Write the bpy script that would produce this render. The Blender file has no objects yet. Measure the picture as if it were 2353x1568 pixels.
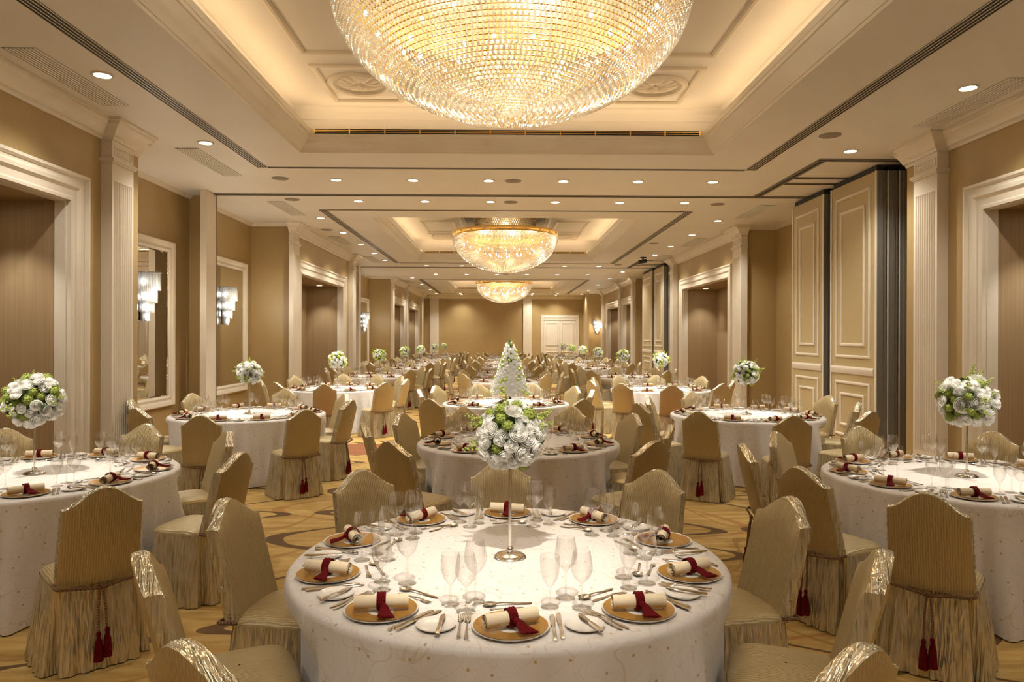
import bpy, math, random
from mathutils import Vector, Matrix
random.seed(7)
PI = math.pi
sin, cos = math.sin, math.cos
S = bpy.context.scene
COL = S.collection
CEIL = 4.22
CAMZ = 1.72
FPX = 1650.0

# ------------------------------------------------------------------ node materials
def srgb(r, g, b):
    f = lambda c: (c / 255 / 12.92) if c / 255 <= 0.04045 else ((c / 255 + 0.055) / 1.055) ** 2.4
    return (f(r), f(g), f(b), 1.0)

class NM:
    def __init__(s, name, base=(0.8, 0.8, 0.8, 1), rough=0.5, metal=0.0, **kw):
        s.m = bpy.data.materials.new(name)
        s.m.use_nodes = True
        s.nt = s.m.node_tree
        s.p = s.nt.nodes['Principled BSDF']
        s.out = s.nt.nodes['Material Output']
        s.p.inputs['Base Color'].default_value = base
        s.p.inputs['Roughness'].default_value = rough
        s.p.inputs['Metallic'].default_value = metal
        for k, v in kw.items():
            s.p.inputs[k.replace('_', ' ')].default_value = v
    def n(s, t, **kw):
        nd = s.nt.nodes.new(t)
        for k, v in kw.items():
            setattr(nd, k, v)
        return nd
    def l(s, a, b):
        s.nt.links.new(a, b)
    def math(s, op, a, b=None, c=None):
        nd = s.n('ShaderNodeMath', operation=op)
        for i, v in enumerate((a, b, c)):
            if v is None: continue
            if isinstance(v, (int, float)): nd.inputs[i].default_value = v
            else: s.l(v, nd.inputs[i])
        return nd.outputs[0]
    def coords(s, scale=(1, 1, 1), kind='Object'):
        tc = s.n('ShaderNodeTexCoord')
        mp = s.n('ShaderNodeMapping')
        mp.inputs['Scale'].default_value = scale
        s.l(tc.outputs[kind], mp.inputs['Vector'])
        return mp.outputs[0]
    def noise(s, vec, scale=5, detail=2, rough=0.5, dist=0.0):
        nd = s.n('ShaderNodeTexNoise')
        nd.inputs['Scale'].default_value = scale
        nd.inputs['Detail'].default_value = detail
        nd.inputs['Roughness'].default_value = rough
        nd.inputs['Distortion'].default_value = dist
        s.l(vec, nd.inputs['Vector'])
        return nd.outputs['Fac']
    def ramp(s, fac, stops):
        nd = s.n('ShaderNodeValToRGB')
        e = nd.color_ramp.elements
        while len(e) < len(stops): e.new(0.5)
        for i, (p, c) in enumerate(stops):
            e[i].position = p; e[i].color = c
        s.l(fac, nd.inputs[0])
        return nd.outputs[0]
    def mix(s, fac, a, b):
        nd = s.n('ShaderNodeMix', data_type='RGBA')
        if isinstance(fac, (int, float)): nd.inputs[0].default_value = fac
        else: s.l(fac, nd.inputs[0])
        for i, v in ((6, a), (7, b)):
            if isinstance(v, tuple): nd.inputs[i].default_value = v
            else: s.l(v, nd.inputs[i])
        return nd.outputs[2]
    def base(s, sock): s.l(sock, s.p.inputs['Base Color'])
    def bump(s, h, strength=0.3, dist=0.01):
        nd = s.n('ShaderNodeBump')
        nd.inputs['Strength'].default_value = strength
        nd.inputs['Distance'].default_value = dist
        s.l(h, nd.inputs['Height'])
        s.l(nd.outputs[0], s.p.inputs['Normal'])

M = {}
def simple(key, base, rough=0.5, metal=0.0, **kw):
    M[key] = NM(key, base, rough, metal, **kw).m

def make_materials():
    m = NM('khaki_wall_paint', rough=0.42)
    v = m.coords((1, 1, 0.6))
    f = m.noise(v, 1.3, 3)
    m.base(m.ramp(f, [(0.3, srgb(172, 145, 96)), (0.7, srgb(183, 156, 107))]))
    m.bump(m.noise(m.coords(), 60, 2), 0.03, 0.002)
    M['wall'] = m.m
    m = NM('brown_fabric_panel', rough=0.6)
    f = m.noise(m.coords((30, 30, 0.4)), 1.5, 2)
    m.base(m.ramp(f, [(0.3, srgb(158, 131, 94)), (0.7, srgb(170, 143, 106))]))
    M['niche'] = m.m
    m = NM('cream_gloss_paint', rough=0.32)
    f = m.noise(m.coords(), 2.0, 2)
    m.base(m.ramp(f, [(0.3, srgb(224, 211, 190)), (0.7, srgb(230, 218, 198))]))
    M['cream'] = m.m
    m = NM('ceiling_paint', rough=0.55)
    f = m.noise(m.coords(), 0.8, 2)
    m.base(m.ramp(f, [(0.3, srgb(234, 227, 217)), (0.7, srgb(239, 233, 224))]))
    M['ceiling'] = m.m
    simple('dark_slot', (0.012, 0.010, 0.008, 1), 0.6)
    simple('track_grey', srgb(120, 112, 98), 0.5)
    simple('grille_grey', srgb(176, 164, 146), 0.5)
    simple('speaker_grey', srgb(150, 138, 120), 0.7)
    m = NM('panel_khaki', rough=0.45)
    f = m.noise(m.coords((40, 40, 40)), 4, 2)
    m.base(m.ramp(f, [(0.3, srgb(186, 165, 118)), (0.7, srgb(196, 175, 129))]))
    M['panel'] = m.m
    m = NM('brushed_aluminium', srgb(138, 132, 120), 0.45, 0.35)
    m.bump(m.noise(m.coords((60, 60, 1)), 4, 2), 0.1, 0.002)
    M['alu'] = m.m
    simple('black_gasket', (0.012, 0.012, 0.012, 1), 0.6)
    simple('mirror_glass', (0.86, 0.85, 0.82, 1), 0.015, 1.0)
    simple('polished_silver', (0.78, 0.75, 0.70, 1), 0.18, 1.0)
    simple('gold_metal', (0.95, 0.62, 0.20, 1), 0.22, 1.0)
    simple('champagne_metal', (0.88, 0.76, 0.54, 1), 0.4, 1.0)
    simple('black_plastic', (0.015, 0.015, 0.015, 1), 0.4)
    # carpet
    m = NM('swirl_carpet', rough=0.9)
    v = m.coords()
    vs = m.coords((1.0, 5.5, 1.0))
    streak = m.noise(vs, 2.2, 4, 0.6)
    base = m.ramp(streak, [(0.28, srgb(162, 126, 60)), (0.5, srgb(190, 153, 84)), (0.75, srgb(212, 180, 116))])
    sep = m.n('ShaderNodeSeparateXYZ'); m.l(v, sep.inputs[0])
    wobx = m.math('MULTIPLY', m.math('SUBTRACT', m.noise(m.coords(), 0.45, 0), 0.5), 0.9)
    woby = m.math('MULTIPLY', m.math('SUBTRACT', m.noise(m.coords((1, 1, 1.7)), 0.5, 0), 0.5), 1.5)
    def ribbons(cell, A, per, ph, w0, ox, along):
        """meandering ribbons in rows, swelling at every bend"""
        U = m.math('ADD', m.math('ADD', sep.outputs[0 if along else 1], ox), wobx)
        V = m.math('ADD', sep.outputs[1 if along else 0], woby)
        q = m.math('DIVIDE', U, cell)
        idx = m.math('FLOOR', q)
        u = m.math('MULTIPLY', m.math('SUBTRACT', m.math('SUBTRACT', q, idx), 0.5), cell)
        arg = m.math('ADD', m.math('MULTIPLY_ADD', V, 2 * PI / per, ph), m.math('MULTIPLY', idx, 2.4))
        sn = m.math('SINE', arg); cs = m.math('COSINE', arg)
        k = A * 2 * PI / per
        g = m.math('SQRT', m.math('MULTIPLY_ADD', m.math('MULTIPLY', cs, cs), k * k, 1.0))
        d = m.math('DIVIDE', m.math('ABSOLUTE', m.math('SUBTRACT', u, m.math('MULTIPLY', sn, A))), g)
        w = m.math('MULTIPLY_ADD', m.math('POWER', m.math('ABSOLUTE', sn), 4.0), w0, w0 * 0.4)
        return m.math('LESS_THAN', d, w)
    c1 = ribbons(1.0, 0.34, 0.95, 0.4, 0.050, 0.0, True)
    c2 = ribbons(1.35, 0.45, 1.5, 1.9, 0.036, 0.5, False)
    c3 = ribbons(1.7, 0.55, 2.1, 4.2, 0.045, 0.9, True)
    col = m.mix(m.math('MULTIPLY', c3, 0.5), base, srgb(160, 98, 44))
    col = m.mix(m.math('MULTIPLY', c2, 0.6), col, srgb(150, 108, 46))
    col = m.mix(m.math('MULTIPLY', c1, 0.92), col, srgb(88, 60, 26))
    band = m.math('MULTIPLY', m.math('GREATER_THAN', sep.outputs[1], 10.5), m.math('LESS_THAN', sep.outputs[1], 11.6))
    band2 = m.math('MULTIPLY', m.math('GREATER_THAN', sep.outputs[1], 23.4), m.math('LESS_THAN', sep.outputs[1], 24.6))
    f = m.noise(m.coords((1, 8, 1)), 3, 3)
    brown = m.ramp(f, [(0.3, srgb(124, 72, 36)), (0.7, srgb(150, 92, 50))])
    col = m.mix(m.math('MAXIMUM', band, band2), col, brown)
    m.base(col)
    m.bump(m.noise(m.coords(), 320, 2), 0.25, 0.004)
    M['carpet'] = m.m
    # tablecloth: white satin with gold vine embroidery
    m = NM('embroidered_cloth', rough=0.42)
    v = m.coords()
    sp = m.n('ShaderNodeSeparateXYZ'); m.l(v, sp.inputs[0])
    th = m.math('MULTIPLY', m.math('ARCTAN2', sp.outputs[1], sp.outputs[0]), 0.955)
    side = m.n('ShaderNodeCombineXYZ'); m.l(th, side.inputs[0]); m.l(sp.outputs[2], side.inputs[1])
    flat = m.n('ShaderNodeCombineXYZ'); m.l(sp.outputs[0], flat.inputs[0]); m.l(sp.outputs[1], flat.inputs[1])
    mxv = m.n('ShaderNodeMix', data_type='VECTOR')
    m.l(m.math('GREATER_THAN', sp.outputs[2], 0.738), mxv.inputs[0]); m.l(side.outputs[0], mxv.inputs[4]); m.l(flat.outputs[0], mxv.inputs[5])
    uv = mxv.outputs[1]
    def vine(off, sc):
        ad = m.n('ShaderNodeVectorMath', operation='ADD'); m.l(uv, ad.inputs[0]); ad.inputs[1].default_value = off
        nv = m.n('ShaderNodeTexNoise', noise_dimensions='2D'); nv.inputs['Scale'].default_value = sc; nv.inputs['Detail'].default_value = 0.4; nv.inputs['Distortion'].default_value = 0.6
        m.l(ad.outputs[0], nv.inputs['Vector'])
        return m.math('LESS_THAN', m.math('PINGPONG', m.math('MULTIPLY', nv.outputs['Fac'], 7.0), 0.5), 0.022)
    line = m.math('MAXIMUM', vine((0, 0, 0), 4.5), vine((3.7, 1.9, 0), 4.0))
    vd = m.n('ShaderNodeTexVoronoi', feature='F1', voronoi_dimensions='2D'); vd.inputs['Scale'].default_value = 9.5; vd.inputs['Randomness'].default_value = 0.75; m.l(uv, vd.inputs['Vector'])
    dot = m.math('LESS_THAN', vd.outputs['Distance'], 0.052)
    f = m.noise(v, 3, 2)
    base = m.ramp(f, [(0.3, srgb(228, 220, 214)), (0.7, srgb(236, 229, 224))])
    col = m.mix(m.math('MULTIPLY', line, 0.38), base, srgb(204, 180, 134))
    col = m.mix(m.math('MULTIPLY', dot, 0.8), col, srgb(182, 148, 84))
    m.base(col)
    h = m.noise(m.coords((16, 16, 2.2)), 2.5, 3)
    m.bump(h, 0.4, 0.010)
    m.p.inputs['Sheen Weight'].default_value = 0.3
    M['cloth'] = m.m
    # crushed gold satin (vertical creases) and the same weave running front to back on the seat
    m = NM('gold_crushed_satin', rough=0.36, metal=0.25)
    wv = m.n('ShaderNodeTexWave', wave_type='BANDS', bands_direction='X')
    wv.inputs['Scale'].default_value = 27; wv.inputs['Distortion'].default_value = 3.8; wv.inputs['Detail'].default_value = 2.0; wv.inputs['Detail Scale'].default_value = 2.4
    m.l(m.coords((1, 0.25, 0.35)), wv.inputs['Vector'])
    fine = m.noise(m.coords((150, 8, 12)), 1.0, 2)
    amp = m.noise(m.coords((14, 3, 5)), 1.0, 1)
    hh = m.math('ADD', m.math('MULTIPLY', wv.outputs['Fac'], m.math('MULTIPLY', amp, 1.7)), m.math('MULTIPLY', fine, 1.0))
    m.base(m.ramp(wv.outputs['Fac'], [(0.0, srgb(184, 162, 116)), (0.35, srgb(194, 173, 126)), (1.0, srgb(202, 182, 136))]))  # crease shade put into the colour: darker where the wave dips
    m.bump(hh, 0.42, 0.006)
    M['satin'] = m.m
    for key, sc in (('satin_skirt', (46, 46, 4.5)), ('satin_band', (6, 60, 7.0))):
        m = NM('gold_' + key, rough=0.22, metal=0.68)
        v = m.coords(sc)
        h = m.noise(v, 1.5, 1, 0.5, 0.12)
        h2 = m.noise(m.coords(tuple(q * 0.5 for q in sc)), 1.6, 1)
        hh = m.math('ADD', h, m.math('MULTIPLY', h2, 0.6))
        m.base(m.ramp(h, [(0.30, srgb(196, 182, 148)), (0.44, srgb(216, 204, 172)), (0.68, srgb(230, 220, 196))]))  # silver sheen partly put into the colour: paler where the noise rises
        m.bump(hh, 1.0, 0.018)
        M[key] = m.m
    m = NM('burgundy_rope', srgb(118, 20, 26), 0.85, 0.0, Specular_IOR_Level=0.15)
    w = m.n('ShaderNodeTexWave', wave_type='BANDS', bands_direction='DIAGONAL'); w.inputs['Scale'].default_value = 60
    m.l(m.coords(), w.inputs['Vector'])
    m.base(m.ramp(w.outputs['Fac'], [(0.2, srgb(78, 3, 7)), (0.8, srgb(112, 8, 14))]))
    m.bump(w.outputs['Fac'], 0.5, 0.004)
    M['burgundy'] = m.m
    m = NM('bronze_cord', srgb(128, 92, 58), 0.6)
    w = m.n('ShaderNodeTexWave', wave_type='BANDS', bands_direction='DIAGONAL'); w.inputs['Scale'].default_value = 40
    m.l(m.coords(), w.inputs['Vector'])
    m.base(m.ramp(w.outputs['Fac'], [(0.2, srgb(92, 58, 36)), (0.8, srgb(150, 112, 72))]))
    m.bump(w.outputs['Fac'], 0.6, 0.004)
    M['cord'] = m.m
    m = NM('cream_linen', rough=0.8)
    f = m.noise(m.coords((90, 90, 90)), 3, 2)
    m.base(m.ramp(f, [(0.3, srgb(226, 206, 172)), (0.7, srgb(236, 218, 188))]))
    m.bump(f, 0.15, 0.002)
    M['napkin'] = m.m
    m = NM('white_porcelain', srgb(232, 224, 214), 0.18)
    M['porcelain'] = m.m
    m = NM('gold_glaze', rough=0.3)
    tc = m.n('ShaderNodeTexCoord'); gr = m.n('ShaderNodeTexGradient', gradient_type='RADIAL')
    m.l(tc.outputs['Object'], gr.inputs[0])
    cx = m.n('ShaderNodeCombineXYZ'); m.l(gr.outputs['Fac'], cx.inputs[0])
    f = m.noise(cx.outputs[0], 150, 2)
    m.base(m.ramp(f, [(0.3, srgb(158, 112, 44)), (0.7, srgb(192, 146, 74))]))
    m.p.inputs['Metallic'].default_value = 0.25
    M['gold_glaze'] = m.m
    # flowers
    m = NM('white_petal')
    df = m.n('ShaderNodeBsdfDiffuse'); df.inputs[0].default_value = (0.97, 0.96, 0.93, 1)
    tl = m.n('ShaderNodeBsdfTranslucent'); tl.inputs[0].default_value = (0.97, 0.96, 0.92, 1)
    mx = m.n('ShaderNodeMixShader'); mx.inputs[0].default_value = 0.55
    m.l(df.outputs[0], mx.inputs[1]); m.l(tl.outputs[0], mx.inputs[2]); m.l(mx.outputs[0], m.out.inputs[0])
    M['white_petal'] = m.m
    m = NM('green_petal', rough=0.6)
    f = m.noise(m.coords(), 60, 2)
    m.base(m.ramp(f, [(0.3, srgb(176, 196, 60)), (0.7, srgb(216, 230, 124))]))
    m.bump(m.noise(m.coords(), 180, 1), 0.8, 0.006)
    M['green_petal'] = m.m
    simple('leaf_green', srgb(62, 82, 34), 0.5)
    simple('dark_stem', srgb(60, 62, 44), 0.6)
    # thin drinking glass
    m = NM('clear_glass')
    tr = m.n('ShaderNodeBsdfTransparent'); tr.inputs[0].default_value = (1, 1, 0.995, 1)
    gl = m.n('ShaderNodeBsdfGlossy'); gl.inputs['Roughness'].default_value = 0.03
    lw = m.n('ShaderNodeLayerWeight'); lw.inputs['Blend'].default_value = 0.22
    mx = m.n('ShaderNodeMixShader')
    m.l(m.math('MULTIPLY_ADD', m.math('POWER', lw.outputs['Facing'], 1.0), 0.85, 0.06), mx.inputs[0])
    m.l(tr.outputs[0], mx.inputs[1]); m.l(gl.outputs[0], mx.inputs[2]); m.l(mx.outputs[0], m.out.inputs[0])
    M['glass'] = m.m
    # crystal: cut-glass drops
    m = NM('cut_crystal')
    tr = m.n('ShaderNodeBsdfTransparent'); tr.inputs[0].default_value = (1, 0.97, 0.9, 1)
    tl = m.n('ShaderNodeBsdfTranslucent'); tl.inputs[0].default_value = (0.98, 0.93, 0.82, 1)
    gl = m.n('ShaderNodeBsdfGlossy'); gl.inputs['Roughness'].default_value = 0.08
    gl.inputs[0].default_value = (1.0, 0.96, 0.88, 1)
    m1 = m.n('ShaderNodeMixShader'); m1.inputs[0].default_value = 0.68
    m.l(tr.outputs[0], m1.inputs[1]); m.l(tl.outputs[0], m1.inputs[2])
    m2 = m.n('ShaderNodeMixShader'); m2.inputs[0].default_value = 0.36
    m.l(m1.outputs[0], m2.inputs[1]); m.l(gl.outputs[0], m2.inputs[2]); m.l(m2.outputs[0], m.out.inputs[0])
    M['crystal'] = m.m
    m = NM('clear_crystal_rod')
    tr = m.n('ShaderNodeBsdfTransparent')
    tl = m.n('ShaderNodeBsdfTranslucent'); tl.inputs[0].default_value = (0.97, 0.97, 0.95, 1)
    gl = m.n('ShaderNodeBsdfGlossy'); gl.inputs['Roughness'].default_value = 0.1
    m1 = m.n('ShaderNodeMixShader'); m1.inputs[0].default_value = 0.72
    m.l(tr.outputs[0], m1.inputs[1]); m.l(tl.outputs[0], m1.inputs[2])
    m2 = m.n('ShaderNodeMixShader'); m2.inputs[0].default_value = 0.25
    m.l(m1.outputs[0], m2.inputs[1]); m.l(gl.outputs[0], m2.inputs[2]); m.l(m2.outputs[0], m.out.inputs[0])
    M['sconce_crystal'] = m.m
    def emit(key, col, st):
        m = NM(key)
        e = m.n('ShaderNodeEmission'); e.inputs[0].default_value = col; e.inputs[1].default_value = st
        m.l(e.outputs[0], m.out.inputs[0]); M[key] = m.m
    emit('downlight_lamp', (1.0, 0.90, 0.74, 1), 14)
    emit('warm_bulb', (1.0, 0.90, 0.70, 1), 30)
    emit('sconce_bulb', (1.0, 0.96, 0.91, 1), 45)

make_materials()

# ------------------------------------------------------------------ mesh builder
class MB:
    def __init__(s): s.v = []; s.f = []; s.mi = []; s.cur = 0
    def add(s, vs, fs):
        o = len(s.v)
        s.v += [tuple(p) for p in vs]
        for f in fs: s.f.append(tuple(i + o for i in f)); s.mi.append(s.cur)
        return s
    def box(s, x0, x1, y0, y1, z0, z1):
        return s.add([(x0, y0, z0), (x1, y0, z0), (x1, y1, z0), (x0, y1, z0), (x0, y0, z1), (x1, y0, z1), (x1, y1, z1), (x0, y1, z1)],
                     [(0, 3, 2, 1), (4, 5, 6, 7), (0, 1, 5, 4), (1, 2, 6, 5), (2, 3, 7, 6), (3, 0, 4, 7)])
    def grid(s, P, closed_u=False, closed_v=False):
        nu = len(P); nv = len(P[0])
        vs = [p for row in P for p in row]; fs = []
        for i in range(nu if closed_u else nu - 1):
            for j in range(nv if closed_v else nv - 1):
                a = i * nv + j; b = ((i + 1) % nu) * nv + j
                c = ((i + 1) % nu) * nv + (j + 1) % nv; d = i * nv + (j + 1) % nv
                fs.append((a, b, c, d))
        return s.add(vs, fs)
    def lathe(s, prof, n=24, c=(0, 0, 0), a0=0, a1=2 * PI):
        full = abs(a1 - a0 - 2 * PI) < 1e-6
        P = []
        for i in range(n if full else n + 1):
            a = a0 + (a1 - a0) * i / n
            P.append([(c[0] + r * cos(a), c[1] + r * sin(a), c[2] + z) for r, z in prof])
        return s.grid(P, closed_u=full)
    def tube(s, pts, r, n=8, cap=True):
        pts = [Vector(p) for p in pts]; rings = []
        up = Vector((0, 0, 1))
        for i, p in enumerate(pts):
            d = (pts[min(i + 1, len(pts) - 1)] - pts[max(i - 1, 0)]).normalized()
            u = d.cross(up)
            if u.length < 1e-3: u = d.cross(Vector((0, 1, 0)))
            u.normalize(); w = d.cross(u)
            rr = r[i] if isinstance(r, (list, tuple)) else r
            rings.append([tuple(p + u * rr * cos(2 * PI * k / n) + w * rr * sin(2 * PI * k / n)) for k in range(n)])
        s.grid(rings, closed_v=True)
        if cap:
            o = len(s.v); m = len(rings)
            s.v += [tuple(pts[0]), tuple(pts[-1])]
            b0 = o - m * n; b1 = o - n
            for k in range(n):
                s.f.append((o, b0 + k, b0 + (k + 1) % n)); s.mi.append(s.cur)
                s.f.append((o + 1, b1 + (k + 1) % n, b1 + k)); s.mi.append(s.cur)
        return s
    def ring(s, R, r, c=(0, 0, 0), n=48, k=6):
        P = [[(c[0] + (R + r * cos(2 * PI * j / k)) * cos(2 * PI * i / n), c[1] + (R + r * cos(2 * PI * j / k)) * sin(2 * PI * i / n),
               c[2] + r * sin(2 * PI * j / k)) for j in range(k)] for i in range(n)]
        return s.grid(P, True, True)
    def sphere(s, c, r, nu=10, nv=6, sq=1.0, bump=0.0, rnd=random):
        P = []
        for i in range(nu):
            row = []
            for j in range(nv + 1):
                t = PI * j / nv
                q = r * (1 + (bump * (rnd.random() - 0.5) if 0 < j < nv else 0))
                row.append((c[0] + q * sin(t) * cos(2 * PI * i / nu), c[1] + q * sin(t) * sin(2 * PI * i / nu), c[2] + q * sq * cos(t)))
            P.append(row)
        return s.grid(P, closed_u=True)
    def octa(s, c, a, h, ax=(0, 0, 1), tx=(1, 0, 0), ty=(0, 1, 0)):
        c = Vector(c); ax = Vector(ax) * h; tx = Vector(tx) * a; ty = Vector(ty) * a
        return s.add([c + tx, c + ty, c - tx, c - ty, c + ax, c - ax],
                     [(0, 1, 4), (1, 2, 4), (2, 3, 4), (3, 0, 4), (1, 0, 5), (2, 1, 5), (3, 2, 5), (0, 3, 5)])
    def strip(s, st):
        """flat bar lofted along Y: stations (y, half width, z, thickness[, x])"""
        P = []
        for t in st:
            y, w, z, th = t[:4]; x = t[4] if len(t) > 4 else 0
            P.append([(x - w, y, z), (x + w, y, z), (x + w * 0.8, y, z + th), (x - w * 0.8, y, z + th)])
        s.grid(P, closed_v=True)
        o = len(s.v) - 4 * len(st); e = len(s.v) - 4
        s.f.append((o, o + 1, o + 2, o + 3)); s.mi.append(s.cur)
        s.f.append((e + 3, e + 2, e + 1, e)); s.mi.append(s.cur)
        return s
    def sweep_rect(s, prof, c, hu, hv, U, V, N, path='closed'):
        """profile (offset outwards, height along N) swept round a rectangle; path 'arch' leaves the bottom open"""
        c = Vector(c); U = Vector(U); V = Vector(V); N = Vector(N)
        P = []
        for o, h in prof:
            if path == 'closed':
                q = [(-hu - o, -hv - o), (hu + o, -hv - o), (hu + o, hv + o), (-hu - o, hv + o)]
            else:
                q = [(-hu - o, -hv), (-hu - o, hv + o), (hu + o, hv + o), (hu + o, -hv)]
            P.append([tuple(c + U * a + V * b + N * h) for a, b in q])
        return s.grid(P, closed_v=(path == 'closed'))
    def sweep_line(s, prof, p0, p1, N):
        p0 = Vector(p0); p1 = Vector(p1); N = Vector(N)
        P = [[tuple(p + N * o + Vector((0, 0, z))) for o, z in prof] for p in (p0, p1)]
        s.grid(P)
        n = len(prof)
        o = len(s.v) - 2 * n
        s.f.append(tuple(range(o, o + n))); s.mi.append(s.cur)
        s.f.append(tuple(range(o + 2 * n - 1, o + n - 1, -1))); s.mi.append(s.cur)
        return s
    def put(s, other, mat4):
        o = len(s.v)
        s.v += [tuple(mat4 @ Vector(p)) for p in other.v]
        s.f += [tuple(i + o for i in f) for f in other.f]
        s.mi += other.mi if other.cur or any(other.mi) else [s.cur] * len(other.f)
        return s
    def mesh(s, name, mats, smooth=None):
        me = bpy.data.meshes.new(name)
        me.from_pydata(s.v, [], s.f)
        if not isinstance(mats, (list, tuple)): mats = [mats]
        for m in mats: me.materials.append(M[m])
        if len(mats) > 1: me.polygons.foreach_set('material_index', s.mi)
        if smooth:
            me.polygons.foreach_set('use_smooth', [True] * len(me.polygons))
            me.update()
            if smooth < 180: me.set_sharp_from_angle(angle=math.radians(smooth))
        me.update()
        return me
    def build(s, name, mats, parent=None, smooth=None, loc=(0, 0, 0), rz=0):
        return link(name, s.mesh(name, mats, smooth), parent, loc, rz)

def link(name, me, parent=None, loc=(0, 0, 0), rz=0):
    o = bpy.data.objects.new(name, me)
    o.location = loc; o.rotation_euler = (0, 0, rz)
    if parent: o.parent = parent
    COL.objects.link(o)
    return o

def tag(o, label=None, cat=None, group=None, kind=None):
    for k, v in (('label', label), ('category', cat), ('group', group), ('kind', kind)):
        if v: o[k] = v
    return o

def thing(name, label, cat, loc=(0, 0, 0), rz=0, group=None, kind=None):
    return tag(link(name, None, None, loc, rz), label, cat, group, kind)

def struct(o, label, cat=None):
    return tag(o, label, cat or o.name.split('.')[0].split('_')[0], None, 'structure')

def copy_tree(o, parent=None):
    c = o.copy(); COL.objects.link(c); c.parent = parent
    for ch in o.children: copy_tree(ch, c)
    return c

def light(name, kind, loc, energy, color, parent=None, rot=(0, 0, 0), **kw):
    d = bpy.data.lights.new(name, kind); d.energy = energy; d.color = color
    for k, v in kw.items(): setattr(d, k, v)
    o = bpy.data.objects.new(name, d); o.location = loc; o.rotation_euler = rot
    COL.objects.link(o)
    return o

def project(x, y, z):
    if y < 0.3: return (-9999, -9999)
    return (1155 + x / y * FPX, 776 - (z - CAMZ) / y * FPX)
def in_frame(x, y, z, mg=30):
    u, v = project(x, y, z)
    return -mg < u < 2353 + mg and -mg < v < 1568 + mg

ORD = ['', 'first', 'second', 'third', 'fourth', 'fifth', 'sixth', 'seventh', 'eighth', 'ninth', 'tenth', 'eleventh', 'twelfth', 'thirteenth', 'fourteenth']
# ------------------------------------------------------------------ room shell
Y0, YB = -1.6, 42.7
XL, XLR = -4.68, -5.55      # left wall face, left recess back
XR, XRR = 5.44, 6.13
NZ = 3.18                   # opening height
b = MB().box(-6.4, 7.2, Y0 - 0.1, YB + 0.1, -0.1, 0.0)
struct(b.build('floor', 'carpet'), 'gold carpet with brown meandering curves and a brown cross band', 'floor')

def wall_run(mb, niche, pts, openings, side):
    """vertical wall along a plan polyline; openings: (y0, y1) on the x = XL / XR runs, each a lined niche"""
    for (xa, ya), (xb, yb) in zip(pts, pts[1:]):
        if abs(xa - xb) < 1e-6:
            cuts = [ya]
            ops = sorted(o for o in openings if o[0] > min(ya, yb) and o[1] < max(ya, yb) and abs(xa - (XL if side < 0 else XR)) < 1e-6)
            for o in ops:
                quad(mb, xa, cuts[-1], xa, o[0], 0, CEIL)
                quad(mb, xa, o[0], xa, o[1], NZ, CEIL)
                cuts.append(o[1])
                d = xa + side * o[2]
                quad(niche, d, o[0], d, o[1], 0, NZ)
                quad(niche, xa, o[0], d, o[0], 0, NZ); quad(niche, xa, o[1], d, o[1], 0, NZ)
                niche.add([(xa, o[0], NZ), (d, o[0], NZ), (d, o[1], NZ), (xa, o[1], NZ)], [(0, 1, 2, 3)])
            quad(mb, xa, cuts[-1], xb, yb, 0, CEIL)
        else:
            quad(mb, xa, ya, xb, yb, 0, CEIL)
def quad(mb, xa, ya, xb, yb, z0, z1):
    mb.add([(xa, ya, z0), (xb, yb, z0), (xb, yb, z1), (xa, ya, z1)], [(0, 1, 2, 3)])

L_OPEN = [(4.2, 7.76, 1.0), (16.6, 20.9, 1.0), (30.6, 33.7, 0.9), (35.75, 39.4, 0.9)]
R_OPEN = [(4.4, 8.0, 1.0), (17.16, 21.5, 1.0), (30.1, 32.2, 0.9), (33.5, 36.9, 0.9)]
wb, nb = MB(), MB()
wall_run(wb, nb, [(XL, Y0), (XL, 9.27), (XLR, 9.27), (XLR, 15.9), (XL, 15.9), (XL, 22.6), (XLR, 22.6), (XLR, 30.0), (XL, 30.0), (XL, YB)], L_OPEN, -1)
wl = struct(wb.build('wall_left', 'wall'), 'khaki side wall with deep openings and mirrored recesses', 'wall')
nb.build('niche_lining', 'niche', wl)
wb, nb = MB(), MB()
wall_run(wb, nb, [(XR, Y0), (XR, 9.6), (XRR, 9.6), (XRR, 16.0), (XR, 16.0), (XR, 22.9), (XRR, 22.9), (XRR, 29.3), (XR, 29.3), (XR, 39.5), (4.75, 39.5), (4.75, YB)], R_OPEN, 1)
wr = struct(wb.build('wall_right', 'wall'), 'khaki side wall with deep openings and folding panel pockets', 'wall')
nb.build('niche_lining', 'niche', wr)
wb = MB(); quad(wb, XL, YB, 2.45, YB, 0, CEIL); quad(wb, 2.45, YB, 4.35, YB, 2.9, CEIL); quad(wb, 4.35, YB, 4.75, YB, 0, CEIL)
struct(wb.build('wall_back', 'wall'), 'khaki end wall far across the ballroom with a double door', 'wall')
wb = MB(); quad(wb, XL, Y0, XR, Y0, 0, CEIL)
struct(wb.build('wall_front', 'wall'), 'khaki end wall behind the camera', 'wall')

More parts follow.
